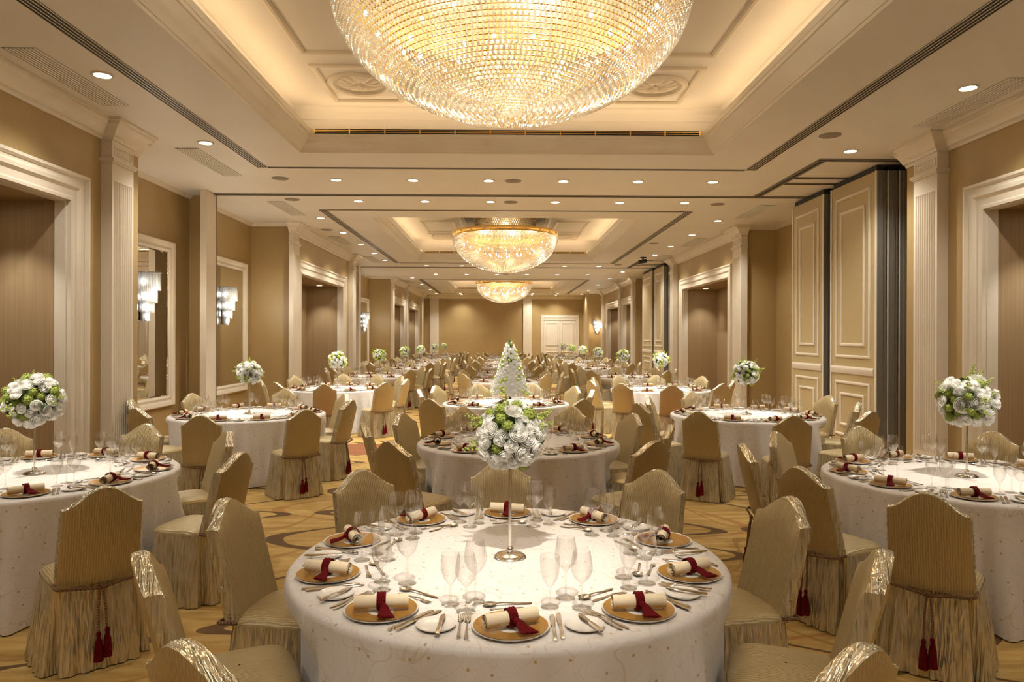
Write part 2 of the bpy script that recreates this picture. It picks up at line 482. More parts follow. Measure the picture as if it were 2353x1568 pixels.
# ceiling with three coffer holes
CX = 0.06
COF = [5.63, 19.15, 35.9]
HX, HY = 2.82, 4.15
xs = [-5.7, CX - HX, CX + HX, 6.3]
ys = [Y0]
for c in COF: ys += [c - HY, c + HY]
ys.append(YB)
mb = MB()
for i in range(3):
    for j in range(len(ys) - 1):
        if i == 1 and j % 2 == 1: continue
        mb.add([(xs[i], ys[j], CEIL), (xs[i + 1], ys[j], CEIL), (xs[i + 1], ys[j + 1], CEIL), (xs[i], ys[j + 1], CEIL)], [(0, 3, 2, 1)])
ceil_o = struct(mb.build('ceiling', 'ceiling'), 'pale plaster ceiling with three lit coffers', 'ceiling')
EZ = Vector((0, 0, 1)); EX = Vector((1, 0, 0)); EY = Vector((0, 1, 0))
LIP, SHELF, TOP = 0.20, 0.27, 0.68
WARM = (1.0, 0.70, 0.38)
nth3 = ['first', 'second', 'third']
for k, cy in enumerate(COF):
    cw = tag(link('ceiling_coffer', None, None, (CX, cy, CEIL)), nth3[k] + ' recessed ceiling coffer from the camera with warm cove light', 'ceiling coffer', None, 'structure')
    m = MB().sweep_rect([(0, 0), (-0.015, 0.02), (-0.03, 0.02), (-0.05, 0.05), (-0.09, 0.075), (-0.12, 0.12), (-0.15, 0.15), (-0.16, 0.165), (-0.18, 0.17), (-0.19, LIP), (-0.20, LIP), (-0.20, SHELF)],
                        (0, 0, 0), HX, HY, EX, EY, EZ)
    m.build('moulding', 'cream', cw, smooth=25)
    m = MB().sweep_rect([(-0.20, SHELF), (0.26, SHELF), (0.26, TOP - 0.16), (0.24, TOP - 0.15), (0.20, TOP - 0.06), (0.13, TOP - 0.02), (0.12, TOP)], (0, 0, 0), HX, HY, EX, EY, EZ)
    m.build('cove', 'ceiling', cw, smooth=25)
    m = MB().add([(-HX - 0.2, -HY - 0.2, TOP), (HX + 0.2, -HY - 0.2, TOP), (HX + 0.2, HY + 0.2, TOP), (-HX - 0.2, HY + 0.2, TOP)], [(0, 3, 2, 1)])
    m.build('upper_ceiling', 'ceiling', cw)
    # air slot along the far lip
    m = MB(); yv = HY - 0.202
    m.box(-HX + 0.24, HX - 0.24, yv - 0.004, yv, LIP + 0.006, SHELF - 0.002)
    va = m.build('air_slot', 'dark_slot', cw)
    m = MB()
    for i in range(12):
        x = -HX + 0.25 + i * (2 * HX - 0.5) / 11
        m.box(x - 0.008, x + 0.008, yv - 0.012, yv - 0.004, LIP + 0.006, SHELF)
    for z in (LIP + 0.02, LIP + 0.045): m.box(-HX + 0.24, HX - 0.24, yv - 0.010, yv - 0.004, z, z + 0.008)
    m.build('slat', 'gold_metal', va)
    # raised panel mouldings on the upper ceiling
    pr = [(0.0, 0.0), (0.0, -0.02), (-0.02, -0.035), (-0.05, -0.03), (-0.07, -0.012), (-0.07, 0.0)]
    for sx in (-1, 1):
        for (ya, yb2) in ((2.75, 4.05), (0.4, 2.42), (-2.42, -0.4), (-4.05, -2.75)):
            mm = MB().sweep_rect(pr, (sx * 1.86, (ya + yb2) / 2, TOP), 0.47, (yb2 - ya) / 2, EX, EY, EZ)
            mm.build('panel_moulding', 'cream', cw, smooth=25)
        for sy in (-1, 1):
            mm = MB()
            mm.lathe([(0.40, 0), (0.40, -0.02), (0.37, -0.04), (0.33, -0.03), (0.31, 0)], 40)
            for q in range(12):
                a = q * PI / 6
                P = []
                for i in range(6):
                    rr = 0.05 + 0.22 * i / 5; w = 0.012 + 0.055 * sin(PI * min(1, i / 4.2) * 0.62)
                    P.append([(rr * cos(a) - t * w * sin(a), rr * sin(a) + t * w * cos(a), -0.005 - 0.028 * (1 - t * t) * sin(PI * (0.15 + 0.8 * i / 5))) for t in (-1, -0.5, 0, 0.5, 1)])
                mm.grid(P)
            mm.sphere((0, 0, 0), 0.05, 12, 6, 0.6)
            mm.build('medallion', 'cream', cw, smooth=40, loc=(sx * 1.86, sy * 3.4, TOP - 0.001))
    mm = MB()
    mm.sweep_rect([(0, 0), (0, -0.05), (-0.05, -0.07), (-0.10, -0.05), (-0.14, -0.02), (-0.14, 0)], (0, 0, TOP), 1.22, 1.9, EX, EY, EZ)
    mm.build('panel_moulding', 'cream', cw, smooth=25)
    # cove lamps on the shelf
    e = 6
    for sx in (-1, 1):
        light('cove_strip', 'AREA', (CX + sx * (HX + 0.05), cy, CEIL + SHELF + 0.03), e * 1.9, WARM, rot=(PI, sx * -0.5, 0), shape='RECTANGLE', size=0.08, size_y=2 * HY - 0.3)
    for sy in (-1, 1):
        light('cove_strip', 'AREA', (CX, cy + sy * (HY + 0.05), CEIL + SHELF + 0.03), e * 1.2, WARM, rot=(PI + sy * 0.5, 0, 0), shape='RECTANGLE', size=2 * HX - 0.3, size_y=0.08)

# crown moulding on wall faces and round the pilasters
CR = [(0, -0.21), (0.02, -0.21), (0.03, -0.18), (0.06, -0.165), (0.085, -0.13), (0.12, -0.095), (0.165, -0.065), (0.18, -0.035), (0.205, -0.03), (0.205, 0), (0, 0)]
tn = [0]
def trim(mb, mat, label, cat, smooth=25):
    tn[0] += 1
    return struct(mb.build('trim_%d' % tn[0], mat, smooth=smooth), label, cat)
cm = MB()
for a, c in ((Y0, 9.27), (15.9, 22.6), (30.0, YB)): cm.sweep_line(CR, (XL, a, CEIL), (XL, c, CEIL), (1, 0, 0))
trim(cm, 'cream', 'cream crown moulding along the mirrored side wall', 'crown moulding')
cm = MB()
for a, c in ((Y0, 9.6), (16.0, 22.9), (29.3, 39.5)): cm.sweep_line(CR, (XR, a, CEIL), (XR, c, CEIL), (-1, 0, 0))
trim(cm, 'cream', 'cream crown moulding along the folding panel wall', 'crown moulding')
cm = MB().sweep_line(CR, (XL, YB, CEIL), (4.75, YB, CEIL), (0, -1, 0))
trim(cm, 'cream', 'cream crown moulding on the far end wall', 'crown moulding')
sm = [(0, -0.07), (0.02, -0.07), (0.05, -0.03), (0.07, 0), (0, 0)]
cm = MB()
for a, c, x in ((9.27, 15.9, XLR), (22.6, 30.0, XLR)): cm.sweep_line(sm, (x, a, CEIL), (x, c, CEIL), (1, 0, 0))
for y in (15.9, 30.0): cm.sweep_line(sm, (XLR, y, CEIL), (XL, y, CEIL), (0, -1, 0))
trim(cm, 'cream', 'thin cream cornice in the mirrored recesses', 'cornice')
cm = MB()
for a, c, x in ((9.6, 16.0, XRR), (22.9, 29.3, XRR)): cm.sweep_line(sm, (x, a, CEIL), (x, c, CEIL), (-1, 0, 0))
for y, x0 in ((16.0, XR), (29.3, XR), (39.5, 4.75)): cm.sweep_line(sm, (x0, y, CEIL), (XRR if x0 == XR else XR, y, CEIL), (0, -1, 0))
trim(cm, 'cream', 'thin cream cornice in the folding panel pockets', 'cornice')

def pilaster(c, w, d, N, label, flutes=True):
    """fluted pilaster: centre of its wall line, width, depth, outward normal"""
    N = Vector(N); U = Vector((-N.y, N.x, 0)); c = Vector((c[0], c[1], 0))
    pt = lambda u, n, z: tuple(c + U * u + N * n + Vector((0, 0, z)))
    mb = MB()
    def blk(w2, d2, z0, z1):
        mb.add([pt(-w2, 0, z0), pt(w2, 0, z0), pt(w2, d2, z0), pt(-w2, d2, z0), pt(-w2, 0, z1), pt(w2, 0, z1), pt(w2, d2, z1), pt(-w2, d2, z1)],
               [(0, 3, 2, 1), (4, 5, 6, 7), (0, 1, 5, 4), (1, 2, 6, 5), (2, 3, 7, 6), (3, 0, 4, 7)])
    h = w / 2
    blk(h + 0.02, d + 0.02, 0, 0.2); blk(h + 0.01, d + 0.01, 0.2, 0.235); blk(h, d, 0.235, 0.30)
    poly = [(-h, 0), (-h, d)]
    nf = 9; mg = 0.035; fw = (w - 2 * mg) / nf
    for i in range(nf if flutes else 0):
        x0 = -h + mg + i * fw
        poly.append((x0 + fw * 0.12, d))
        for q in range(1, 5): poly.append((x0 + fw * (0.12 + 0.76 * q / 5), d - 0.016 * sin(PI * q / 5)))
        poly.append((x0 + fw * 0.88, d))
    poly += [(h, d), (h, 0)]
    mb.grid([[pt(u, n, z) for u, n in poly] for z in (0.30, 3.54)])
    blk(h, d, 3.54, 4.01); blk(h + 0.02, d + 0.02, 3.745, 3.765); blk(h + 0.035, d + 0.035, 3.765, 3.80)
    # fret ornament on the frieze
    for i in range(7 if flutes else 0):
        u = -h * 0.72 + i * h * 1.44 / 6
        q = MB().ring(0.03, 0.006, (0, 0, 0), 12, 5)
        mat4 = Matrix.Translation(c + U * u + N * d + Vector((0, 0, 3.90))) @ Matrix((tuple(U) + (0,), (0, 0, 1, 0), tuple(N) + (0,), (0, 0, 0, 1))).transposed()
        mb.put(q, mat4)
    mb.sweep_rect([(0, 0), (0, 0.008), (-0.012, 0.008), (-0.012, 0)], c + N * d + Vector((0, 0, 3.90)), h * 0.86, 0.05, U, EZ, N)
    # crown returning round the pilaster
    prof = [(o, z) for o, z in CR[:-1]]
    P = []
    for o, z in prof:
        P.append([pt(-h - o, 0, CEIL + z), pt(-h - o, d + o, CEIL + z), pt(h + o, d + o, CEIL + z), pt(h + o, 0, CEIL + z)])
    mb.grid(P)
    trim(mb, 'cream', label, 'pilaster', 20)

pilaster((XL, 8.66), 0.48, 0.13, (1, 0, 0), 'cream fluted pilaster before the first mirror')
pilaster((XL, 16.0), 0.46, 0.10, (1, 0, 0), 'cream fluted pilaster beyond the second mirror')
pilaster((XL, 22.1), 0.48, 0.13, (1, 0, 0), 'cream fluted pilaster past the second opening of the mirrored wall')
pilaster((XL, 30.28), 0.46, 0.10, (1, 0, 0), 'cream fluted pilaster beyond the third mirror')
pilaster((XL, 34.7), 0.55, 0.10, (1, 0, 0), 'cream pilaster between the last two openings of the mirrored wall')
pilaster((XL, 41.0), 0.6, 0.12, (1, 0, 0), 'cream pilaster in the far corner of the mirrored wall')
pilaster((XR, 8.95), 0.5, 0.14, (-1, 0, 0), 'cream fluted pilaster beside the first stack of folding panels')
pilaster((XR, 16.2), 0.6, 0.14, (-1, 0, 0), 'cream fluted pilaster beyond the first stack of folding panels')
pilaster((XR, 22.5), 0.46, 0.14, (-1, 0, 0), 'cream fluted pilaster before the second stack of folding panels')
pilaster((XR, 29.6), 0.46, 0.12, (-1, 0, 0), 'cream fluted pilaster beyond the second stack of folding panels')
pilaster((XR, 32.85), 0.5, 0.12, (-1, 0, 0), 'cream pilaster between the last two openings of the panel wall')
pilaster((XR, 38.6), 0.5, 0.12, (-1, 0, 0), 'cream pilaster beside the far wall sconce')
pilaster((-4.06, YB), 0.52, 0.10, (0, -1, 0), 'cream pilaster on the end wall, away from the double door', False)
pilaster((1.47, YB), 0.50, 0.10, (0, -1, 0), 'cream pilaster on the end wall beside the double door', False)

# opening casings
CAS = [(0, 0), (0, 0.05), (0.03, 0.055), (0.05, 0.035), (0.12, 0.04), (0.15, 0.07), (0.19, 0.075), (0.22, 0.05), (0.25, 0.055), (0.27, 0.085), (0.30, 0.085), (0.30, 0)]
def casing(x, o, N, label):
    mb = MB().sweep_rect(CAS, (x, (o[0] + o[1]) / 2, NZ / 2), (o[1] - o[0]) / 2, NZ / 2, EY, EZ, N, 'arch')
    trim(mb, 'cream', label, 'door casing')
    mb = MB()
    xi = x - 0.03 * N[0]
    for y in (o[0], o[1]):
        yy = y - 0.012 if y == o[1] else y
        mb.box(min(x, x - N[0] * 0.12), max(x, x - N[0] * 0.12), yy, yy + 0.012, 0, NZ)
    mb.box(min(x, x - N[0] * 0.12), max(x, x - N[0] * 0.12), o[0], o[1], NZ - 0.012, NZ)
    trim(mb, 'cream', label.replace('casing', 'inner jamb'), 'door jamb')
for i, o in enumerate(L_OPEN): casing(XL, o, (1, 0, 0), 'cream moulded casing of the %s opening in the mirrored wall' % ORD[i + 1])
for i, o in enumerate(R_OPEN): casing(XR, o, (-1, 0, 0), 'cream moulded casing of the %s opening in the panel wall' % ORD[i + 1])
# inner door in the second opening of the right wall
mb = MB().sweep_rect([(0, 0), (0, 0.04), (0.06, 0.05), (0.12, 0.03), (0.12, 0)], (XR + 1.0, 19.0, 1.15), 1.0, 1.15, EY, EZ, (-1, 0, 0), 'arch')
d2 = struct(mb.build('door_2', 'cream', smooth=25), 'cream framed service door inside the second opening of the panel wall', 'door')
MB().box(XR + 0.955, XR + 0.99, 18.02, 18.985, 0.01, 2.28).build('door_leaf', 'niche', d2)
MB().box(XR + 0.955, XR + 0.99, 19.015, 19.98, 0.01, 2.28).build('door_leaf', 'niche', d2)

# double door in the end wall
d1 = tag(link('door_1', None, None, (3.4, YB, 0)), 'cream double door with long metal pull handles in the end wall', 'door', None, 'structure')
MB().sweep_rect([(0, 0), (0, 0.04), (0.05, 0.05), (0.10, 0.03), (0.15, 0.045), (0.18, 0.04), (0.18, 0)], (0, 0, 1.45), 0.95, 1.45, EX, EZ, (0, -1, 0), 'arch').build('door_frame', 'cream', d1, smooth=25)
for sx in (-1, 1):
    mb = MB().box(min(0.006 * sx, 0.945 * sx), max(0.006 * sx, 0.945 * sx), -0.005, 0.05, 0.005, 2.72)
    mb.box(min(0.006 * sx, 0.945 * sx), max(0.006 * sx, 0.945 * sx), -0.015, 0.05, 2.74, 2.895)
    for z, hz in ((1.92, 0.68), (0.53, 0.36)):
        mb.sweep_rect([(0, 0), (0, 0.02), (-0.03, 0.028), (-0.05, 0)], (sx * 0.475, -0.005, z), 0.36, hz, EX, EZ, (0, -1, 0))
    mb.box(min(0.1 * sx, 0.85 * sx), max(0.1 * sx, 0.85 * sx), -0.02, 0, 1.0, 1.13)
    lf = mb.build('door_leaf', 'cream', d1)
    MB().tube([(sx * 0.10, -0.03, 0.75), (sx * 0.10, -0.07, 0.75), (sx * 0.10, -0.07, 1.35), (sx * 0.10, -0.03, 1.35)], 0.018, 8).build('door_handle', 'alu', lf, smooth=40)

# partition jamb posts
for yj, nm in ((12.28, 'first'), (25.2, 'second')):
    mb = MB().box(-5.15, -5.04, yj, yj + 0.4, 0, CEIL)
    trim(mb, 'cream', 'slim cream jamb post at the %s partition line' % nm, 'jamb post', 20)
    mb = MB().box(XLR, -5.152, yj + 0.5, yj + 0.62, 0, CEIL)
    trim(mb, 'wall', 'khaki wall stub behind the %s partition jamb' % nm, 'wall stub', 20)
    mb = MB().box(-5.13, -5.045, yj + 0.405, yj + 0.46, 0, CEIL)
    trim(mb, 'track_grey', 'dark gasket edge of the %s partition jamb' % nm, 'jamb post', 20)

# baseboards
for side, x, runs, nm in ((1, XL, [(7.76 + 0.3, 8.4), (8.9, 9.27), (21.2, 21.85)], 'left'), (-1, XR, [(8.3, 8.69), (9.2, 9.6), (21.8, 22.2)], 'right')):
    mb = MB()
    for a, c in runs: mb.sweep_line([(0, 0), (0.02, 0), (0.02, 0.14), (0.01, 0.17), (0, 0.17)], (x, a, 0), (x, c, 0), (side, 0, 0))
    struct(mb.build('baseboard_' + nm, 'cream'), 'cream baseboard along the %s wall' % ('mirrored' if side > 0 else 'panel'), 'baseboard')

# ------------------------------------------------------------------ ceiling fixtures
# linear slot diffusers and reveal lines
for k, cy in enumerate(COF):
    for sx, x0, x1 in ((-1, -3.62, -3.47), (1, 3.60, 3.75)):
        t = thing('slot_vent', 'long black slotted ceiling vent beside the %s coffer, %s side' % (nth3[k], 'mirror' if sx < 0 else 'panel'), 'air vent', ((x0 + x1) / 2, cy, CEIL - 0.001), 0, 'slotted ceiling vents')
        w = (x1 - x0) / 2
        MB().box(-w, w, -5.0, 5.0, -0.006, 0.0).build('slot', 'dark_slot', t)
        for i in range(5):
            x = -w + i * 2 * w / 4
            MB().box(x - 0.0045, x + 0.0045, -5.0, 5.0, -0.0085, -0.006).build('bar', 'cream', t)
    for sy in (-1, 1):
        mb = MB().box(-3.46, 3.59, cy + sy * 5.0 - 0.035, cy + sy * 5.0 + 0.035, CEIL - 0.008, CEIL)
        mb.box(-3.46, 3.59, cy + sy * 5.0 - 0.012, cy + sy * 5.0 + 0.012, CEIL - 0.012, CEIL - 0.008)
        trim(mb, 'track_grey', 'grey ceiling reveal line at the %s end of the %s coffer' % ('near' if sy < 0 else 'far', nth3[k]), 'ceiling reveal')

def track(y, ya, nm):
    mb = MB()
    def seg(x0, x1, y0, y1):
        mb.cur = 0; mb.box(x0, x1, y0, y1, CEIL - 0.012, CEIL)
        mb.cur = 1
        if x1 - x0 > y1 - y0: mb.box(x0, x1, (y0 + y1) / 2 - 0.02, (y0 + y1) / 2 + 0.02, CEIL - 0.016, CEIL - 0.012)
        else: mb.box((x0 + x1) / 2 - 0.02, (x0 + x1) / 2 + 0.02, y0, y1, CEIL - 0.016, CEIL - 0.012)
    seg(-5.04, 6.1, y - 0.07, y + 0.07)
    seg(4.40, 4.54, ya, y - 0.07)
    seg(4.40, 6.1, ya - 0.14, ya)
    seg(4.54, 6.1, ya + 1.02, ya + 1.12); seg(4.54, 6.1, ya + 1.42, ya + 1.52)
    t = tag(mb.build('partition_track', ['track_grey', 'dark_slot']), 'grey ceiling track of the %s folding partition with its storage loop' % nm, 'ceiling track')
track(12.65, 10.05, 'first'); track(25.6, 23.2, 'second')

# downlights
DL = []
for i, x in enumerate((-2.65, -1.43, -0.23, 0.96, 2.15, 3.35)):
    DL.append((x, 11.43, '%s from the mirror side in the row before the first partition' % ORD[i + 1]))
    DL.append((x, 13.2, '%s from the mirror side in the row past the first partition' % ORD[i + 1]))
    if i not in (2,): DL.append((x, 25.0, '%s from the mirror side in the row before the second partition' % ORD[i + 1]))
    DL.append((x, 28.4, '%s from the mirror side in the row past the second partition' % ORD[i + 1]))
for i, y in enumerate((2.1, 4.5, 6.91, 9.29)): DL.append((-3.83, y, '%s from the camera in the mirror side column of the first bay' % ORD[i + 1]))
for i, y in enumerate((2.3, 4.7, 7.08, 9.5)): DL.append((4.62, y, '%s from the camera in the panel side column of the first bay' % ORD[i + 1]))
for i, y in enumerate((15.1, 17.2, 19.4, 21.4, 23.3)):
    DL.append((-3.82, y, '%s from the camera in the mirror side column of the second bay' % ORD[i + 1]))
    DL.append((4.57, y + 0.1, '%s from the camera in the panel side column of the second bay' % ORD[i + 1]))
for i, y in enumerate((30.2, 33.8, 37.6, 41.0)):
    DL.append((-3.8, y, '%s from the camera in the mirror side column of the third bay' % ORD[i + 1]))
    DL.append((4.5, y, '%s from the camera in the panel side column of the third bay' % ORD[i + 1]))
DL.append((4.53, 27.1, 'beside the second stack of folding panels'))
for x, y, q in ((-2.4, 40.65, 'inner one at the mirror side'), (-2.4, 41.9, 'outer one at the mirror side'), (1.7, 40.65, 'inner middle one'), (1.7, 41.9, 'outer middle one'), (3.1, 40.65, 'inner one at the panel side'), (3.1, 41.9, 'outer one at the panel side')):
    DL.append((x, y, q + ' by the end wall'))
for i, x in enumerate((-2.65, -1.43, -0.23, 0.96, 2.15, 3.35)): DL.append((x, 0.2, '%s from the mirror side in the row above the camera' % ORD[i + 1]))
SPOT = (1.0, 0.97, 0.89)
ringm = MB().lathe([(0.075, 0.0), (0.078, -0.012), (0.098, -0.012), (0.102, 0.0)], 28).mesh('downlight_trim', 'cream', 40)
lampm = MB().lathe([(0.0001, -0.008), (0.04, -0.0085), (0.077, -0.006)], 28).mesh('downlight_lamp', 'downlight_lamp', 40)
for x, y, q in DL:
    t = thing('downlight', 'round recessed downlight, ' + q, 'downlight', (x, y, CEIL), 0, 'recessed ceiling downlights')
    link('trim_ring', ringm, t); link('lamp', lampm, t)
    light('downlight_beam', 'SPOT', (x, y, CEIL - 0.03), 120 * (0.35 if y < 1 else 0.55 if y < 5 else 0.85 if y < 8 else 1.0), SPOT, spot_size=math.radians(128), spot_blend=0.9, shadow_soft_size=0.05)

# speakers and grilles
spm = MB().lathe([(0.0001, -0.012), (0.10, -0.011), (0.125, -0.008), (0.135, 0.0)], 28).mesh('speaker', 'speaker_grey', 60)
for x, y, q in ((-3.51, 11.36, 'before the first partition, mirror side'), (0.16, 11.46, 'before the first partition, mid room'), (-3.83, 13.1, 'past the first partition, mirror side'), (0.14, 13.25, 'past the first partition, mid room'),
                (4.0, 13.35, 'past the first partition, panel side'), (4.02, 8.78, 'beside the panel side slot of the first bay'), (-4.1, 16.8, 'in the second bay, mirror side'), (3.99, 18.9, 'in the second bay, panel side'), (3.93, 24.5, 'before the second partition, panel side'), (0.1, 28.3, 'past the second partition, mid room')):
    tag(link('ceiling_speaker', spm, None, (x, y, CEIL)), 'round grey ceiling speaker ' + q, 'speaker', 'round ceiling speakers')
def grille(x, y0, y1, label):
    t = thing('ceiling_vent', label, 'air vent', (x, (y0 + y1) / 2, CEIL), 0, 'ceiling air grilles')
    h = (y1 - y0) / 2
    MB().box(-0.15, 0.15, -h, h, -0.004, 0).build('backing', 'track_grey', t)
    for i in range(9):
        xx = -0.14 + i * 0.035
        MB().box(xx - 0.010, xx + 0.010, -h, h, -0.012, -0.004).build('slat', 'ceiling', t)
    MB().box(-0.15, 0.15, h, h + 0.02, -0.006, 0).build('end_cap', 'ceiling', t)
for i, (a, c) in enumerate(((6.27, 7.83), (9.57, 11.2), (13.3, 14.8), (17.9, 19.5), (22.4, 24.0), (31.5, 33), (36, 37.5))): grille(-4.2, a, c, 'slatted ceiling air grille, %s from the camera beside the mirrored wall' % ORD[i + 1])
for i, (a, c) in enumerate(((6.8, 8.4), (13.4, 14.9), (17.9, 19.5), (21.7, 23.2), (30.5, 32), (36, 37.5))): grille(4.98, a, c, 'slatted ceiling air grille, %s from the camera beside the panel wall' % ORD[i + 1])
t = thing('surveillance_camera', 'small black camera hanging under the ceiling before the second panel stack', 'camera', (4.35, 22.2, CEIL))
MB().lathe([(0.0001, -0.03), (0.09, -0.03), (0.10, 0)], 20).build('mount', 'black_plastic', t, smooth=40)
MB().tube([(0, 0, -0.02), (-0.02, 0, -0.10)], 0.025, 10).build('arm', 'black_plastic', t, smooth=40)
q = MB().tube([(-0.14, -0.02, -0.15), (0.10, 0.02, -0.11)], 0.06, 14); q.build('body', 'black_plastic', t, smooth=40)
MB().lathe([(0.0001, 0), (0.05, 0), (0.05, 0.02), (0.0001, 0.02)], 16, (-0.13, -0.03, -0.235)).build('lens_cover', 'porcelain', t, smooth=40)

# ------------------------------------------------------------------ folding partition panels
def panel(x, y0, y1, label, th=0.13, z1=4.12):
    t = thing('partition_panel', label, 'partition panel', (x, (y0 + y1) / 2, 0), 0, 'folding partition panels')
    h = (y1 - y0) / 2
    MB().box(0, th, -h + 0.05, h - 0.05, 0.05, z1).build('panel_board', 'panel', t)
    for s in (-1, 1):
        mb = MB(); a = s * h; c2 = s * (h - 0.05)
        mb.box(0.012, th - 0.012, min(a, c2), max(a, c2), 0.03, z1)
        mb.box(0.0, 0.012, min(a, c2), max(a, c2), 0.03, z1); mb.box(th - 0.012, th, min(a, c2), max(a, c2), 0.03, z1)
        mb.box(th / 2 - 0.018, th / 2 + 0.018, min(a, a + s * 0.012), max(a, a + s * 0.012), 0.03, z1)
        mb.build('edge_profile', 'alu', t)
        MB().box(-0.012, 0.0, min(a, s * (h - 0.045)), max(a, s * (h - 0.045)), 0.05, z1).build('edge_trim', 'cream', t)
    MB().box(0.02, th - 0.02, -h + 0.05, h - 0.05, z1, z1 + 0.08).build('top_seal', 'black_gasket', t)
    pr = [(0, 0), (0, 0.012), (-0.014, 0.02), (-0.034, 0.02), (-0.046, 0.008), (-0.046, 0)]
    w = h - 0.05
    for (za, zb, ins) in ((1.42, 3.93, 0.13), (1.60, 3.70, 0.29), (0.20, 1.06, 0.13), (0.36, 0.88, 0.29)):
        MB().sweep_rect(pr, (0, 0, (za + zb) / 2), w - ins, (zb - za) / 2, EY, EZ, (-1, 0, 0)).build('moulding', 'cream', t, smooth=25)
    MB().sweep_line([(0, 0), (0.02, 0.01), (0.03, 0.05), (0.03, 0.09), (0.015, 0.12), (0, 0.12)], (0, -w + 0.01, 1.17), (0, w - 0.01, 1.17), (-1, 0, 0)).build('chair_rail', 'cream', t, smooth=25)
for (pa, pb, nm) in (((10.16, 11.6), (11.85, 13.15), 'first'), ((23.7, 25.2), (25.5, 27.3), 'second')):
    for i in range(3): panel(5.33 + i * 0.165, pa[0], pa[1], '%s khaki folding panel with grey edge in the %s stack from the camera' % (('inmost', 'middle', 'outermost')[2 - i], nm))
    for i in range(2): panel(5.33 + i * 0.165, pb[0], pb[1], 'khaki folding panel of the %s stack, rear pair, %s leaf' % (nm, ('room side', 'wall side')[i]))

# ------------------------------------------------------------------ mirrors and sconces
rodm = {}
def sconce(x, y, z, label, facing):
    t = thing('wall_sconce', label, 'wall sconce', (x, y, z), facing, 'crystal wall sconces')
    MB().box(-0.06, 0.06, 0.0, 0.012, -0.36, 0.36).build('back_plate', 'polished_silver', t)
    for i, (R, z0, z1) in enumerate(((0.24, 0.10, 0.36), (0.19, -0.09, 0.12), (0.135, -0.25, -0.06), (0.07, -0.38, -0.22))):
        mb = MB(); n = max(6, int(R * PI / 0.028))
        for k in range(n + 1):
            a = PI * k / n
            for rr, ph in ((R, 0), (R * 0.6, 0.3)):
                cx, cy = rr * cos(a + ph * 0.1), -rr * sin(a) * 0.9 - 0.012
                w = 0.009
                mb.box(cx - w, cx + w, cy - w, cy + w, z0 + 0.01 * (k % 2), z1)
        mb.build('crystal_tier', 'sconce_crystal', t)
        MB().lathe([(R * 0.55, z1), (R + 0.012, z1), (R + 0.012, z1 + 0.012), (R * 0.55, z1 + 0.012)], 20, a0=PI, a1=2 * PI).build('tier_band', 'polished_silver', t, smooth=30)
    for k, (bx, bz) in enumerate(((-0.12, 0.22), (0.12, 0.22), (0, 0.24), (-0.09, 0.0), (0.09, 0.0), (-0.05, -0.16), (0.05, -0.16), (0, -0.3))):
        MB().sphere((bx, -0.06, bz), 0.026, 10, 7, 1.5).build('bulb', 'sconce_bulb', t, smooth=60)
    c = Vector((x, y, z)) + Matrix.Rotation(facing, 3, 'Z') @ Vector((0, -0.3, 0.05))
    light('sconce_glow', 'POINT', c, 22, (1.0, 0.88, 0.70), shadow_soft_size=0.12)
for i, (ya, yb2, ys2) in enumerate(((9.95, 12.12, 11.07), (13.02, 15.54, 14.28), (26.2, 29.6, 28.4))):
    yc = (ya + yb2) / 2; h = (yb2 - ya) / 2
    t = thing('wall_mirror', 'tall cream framed wall mirror, %s from the camera' % nth3[i], 'mirror', (XLR, yc, 0.57), 0, 'tall framed mirrors')
    f = 0.17
    MB().sweep_rect([(0, 0), (0, 0.05), (-0.02, 0.07), (-0.06, 0.06), (-0.10, 0.035), (-0.14, 0.045), (-f, 0.03), (-f, 0)], (0, 0, 1.36), h, 1.36, EY, EZ, (1, 0, 0)).build('frame', 'cream', t, smooth=25)
    mb = MB().sweep_rect([(-f, 0.015), (-f - 0.03, 0.022)], (0, 0, 1.36), h, 1.36, EY, EZ, (1, 0, 0)); k = h - f - 0.03; kz = 1.36 - f - 0.03
    mb.add([(0.022, -k, 1.36 - kz), (0.022, k, 1.36 - kz), (0.022, k, 1.36 + kz), (0.022, -k, 1.36 + kz)], [(0, 1, 2, 3)])
    mb.build('glass', 'mirror_glass', t)
    sconce(XLR + 0.05, ys2, 2.33, 'tiered crystal sconce glowing on the %s mirror from the camera' % nth3[i], PI / 2)
sconce(5.2, 39.49, 2.33, 'small bright crystal sconce on the return wall near the end wall', 0)
# niche lamps
for i, o in enumerate(L_OPEN):
    y = o[1] - 0.55
    light('niche_spot', 'SPOT', (XL - 0.5, y - 0.1, NZ - 0.05), 42, SPOT, rot=(0.25, 0, 0), spot_size=math.radians(80), spot_blend=0.8, shadow_soft_size=0.05)
    t = thing('downlight', 'round recessed downlight inside the %s opening of the mirrored wall' % ORD[i + 1], 'downlight', (XL - 0.5, y, NZ), 0, 'recessed ceiling downlights')
    link('trim_ring', ringm, t); link('lamp', lampm, t)
for i, o in enumerate(R_OPEN):
    y = o[1] - 0.55
    light('niche_spot', 'SPOT', (XR + 0.5, y - 0.1, NZ - 0.05), 42, SPOT, rot=(0.25, 0, 0), spot_size=math.radians(80), spot_blend=0.8, shadow_soft_size=0.05)
    t = thing('downlight', 'round recessed downlight inside the %s opening of the panel wall' % ORD[i + 1], 'downlight', (XR + 0.5, y, NZ), 0, 'recessed ceiling downlights')
    link('trim_ring', ringm, t); link('lamp', lampm, t)

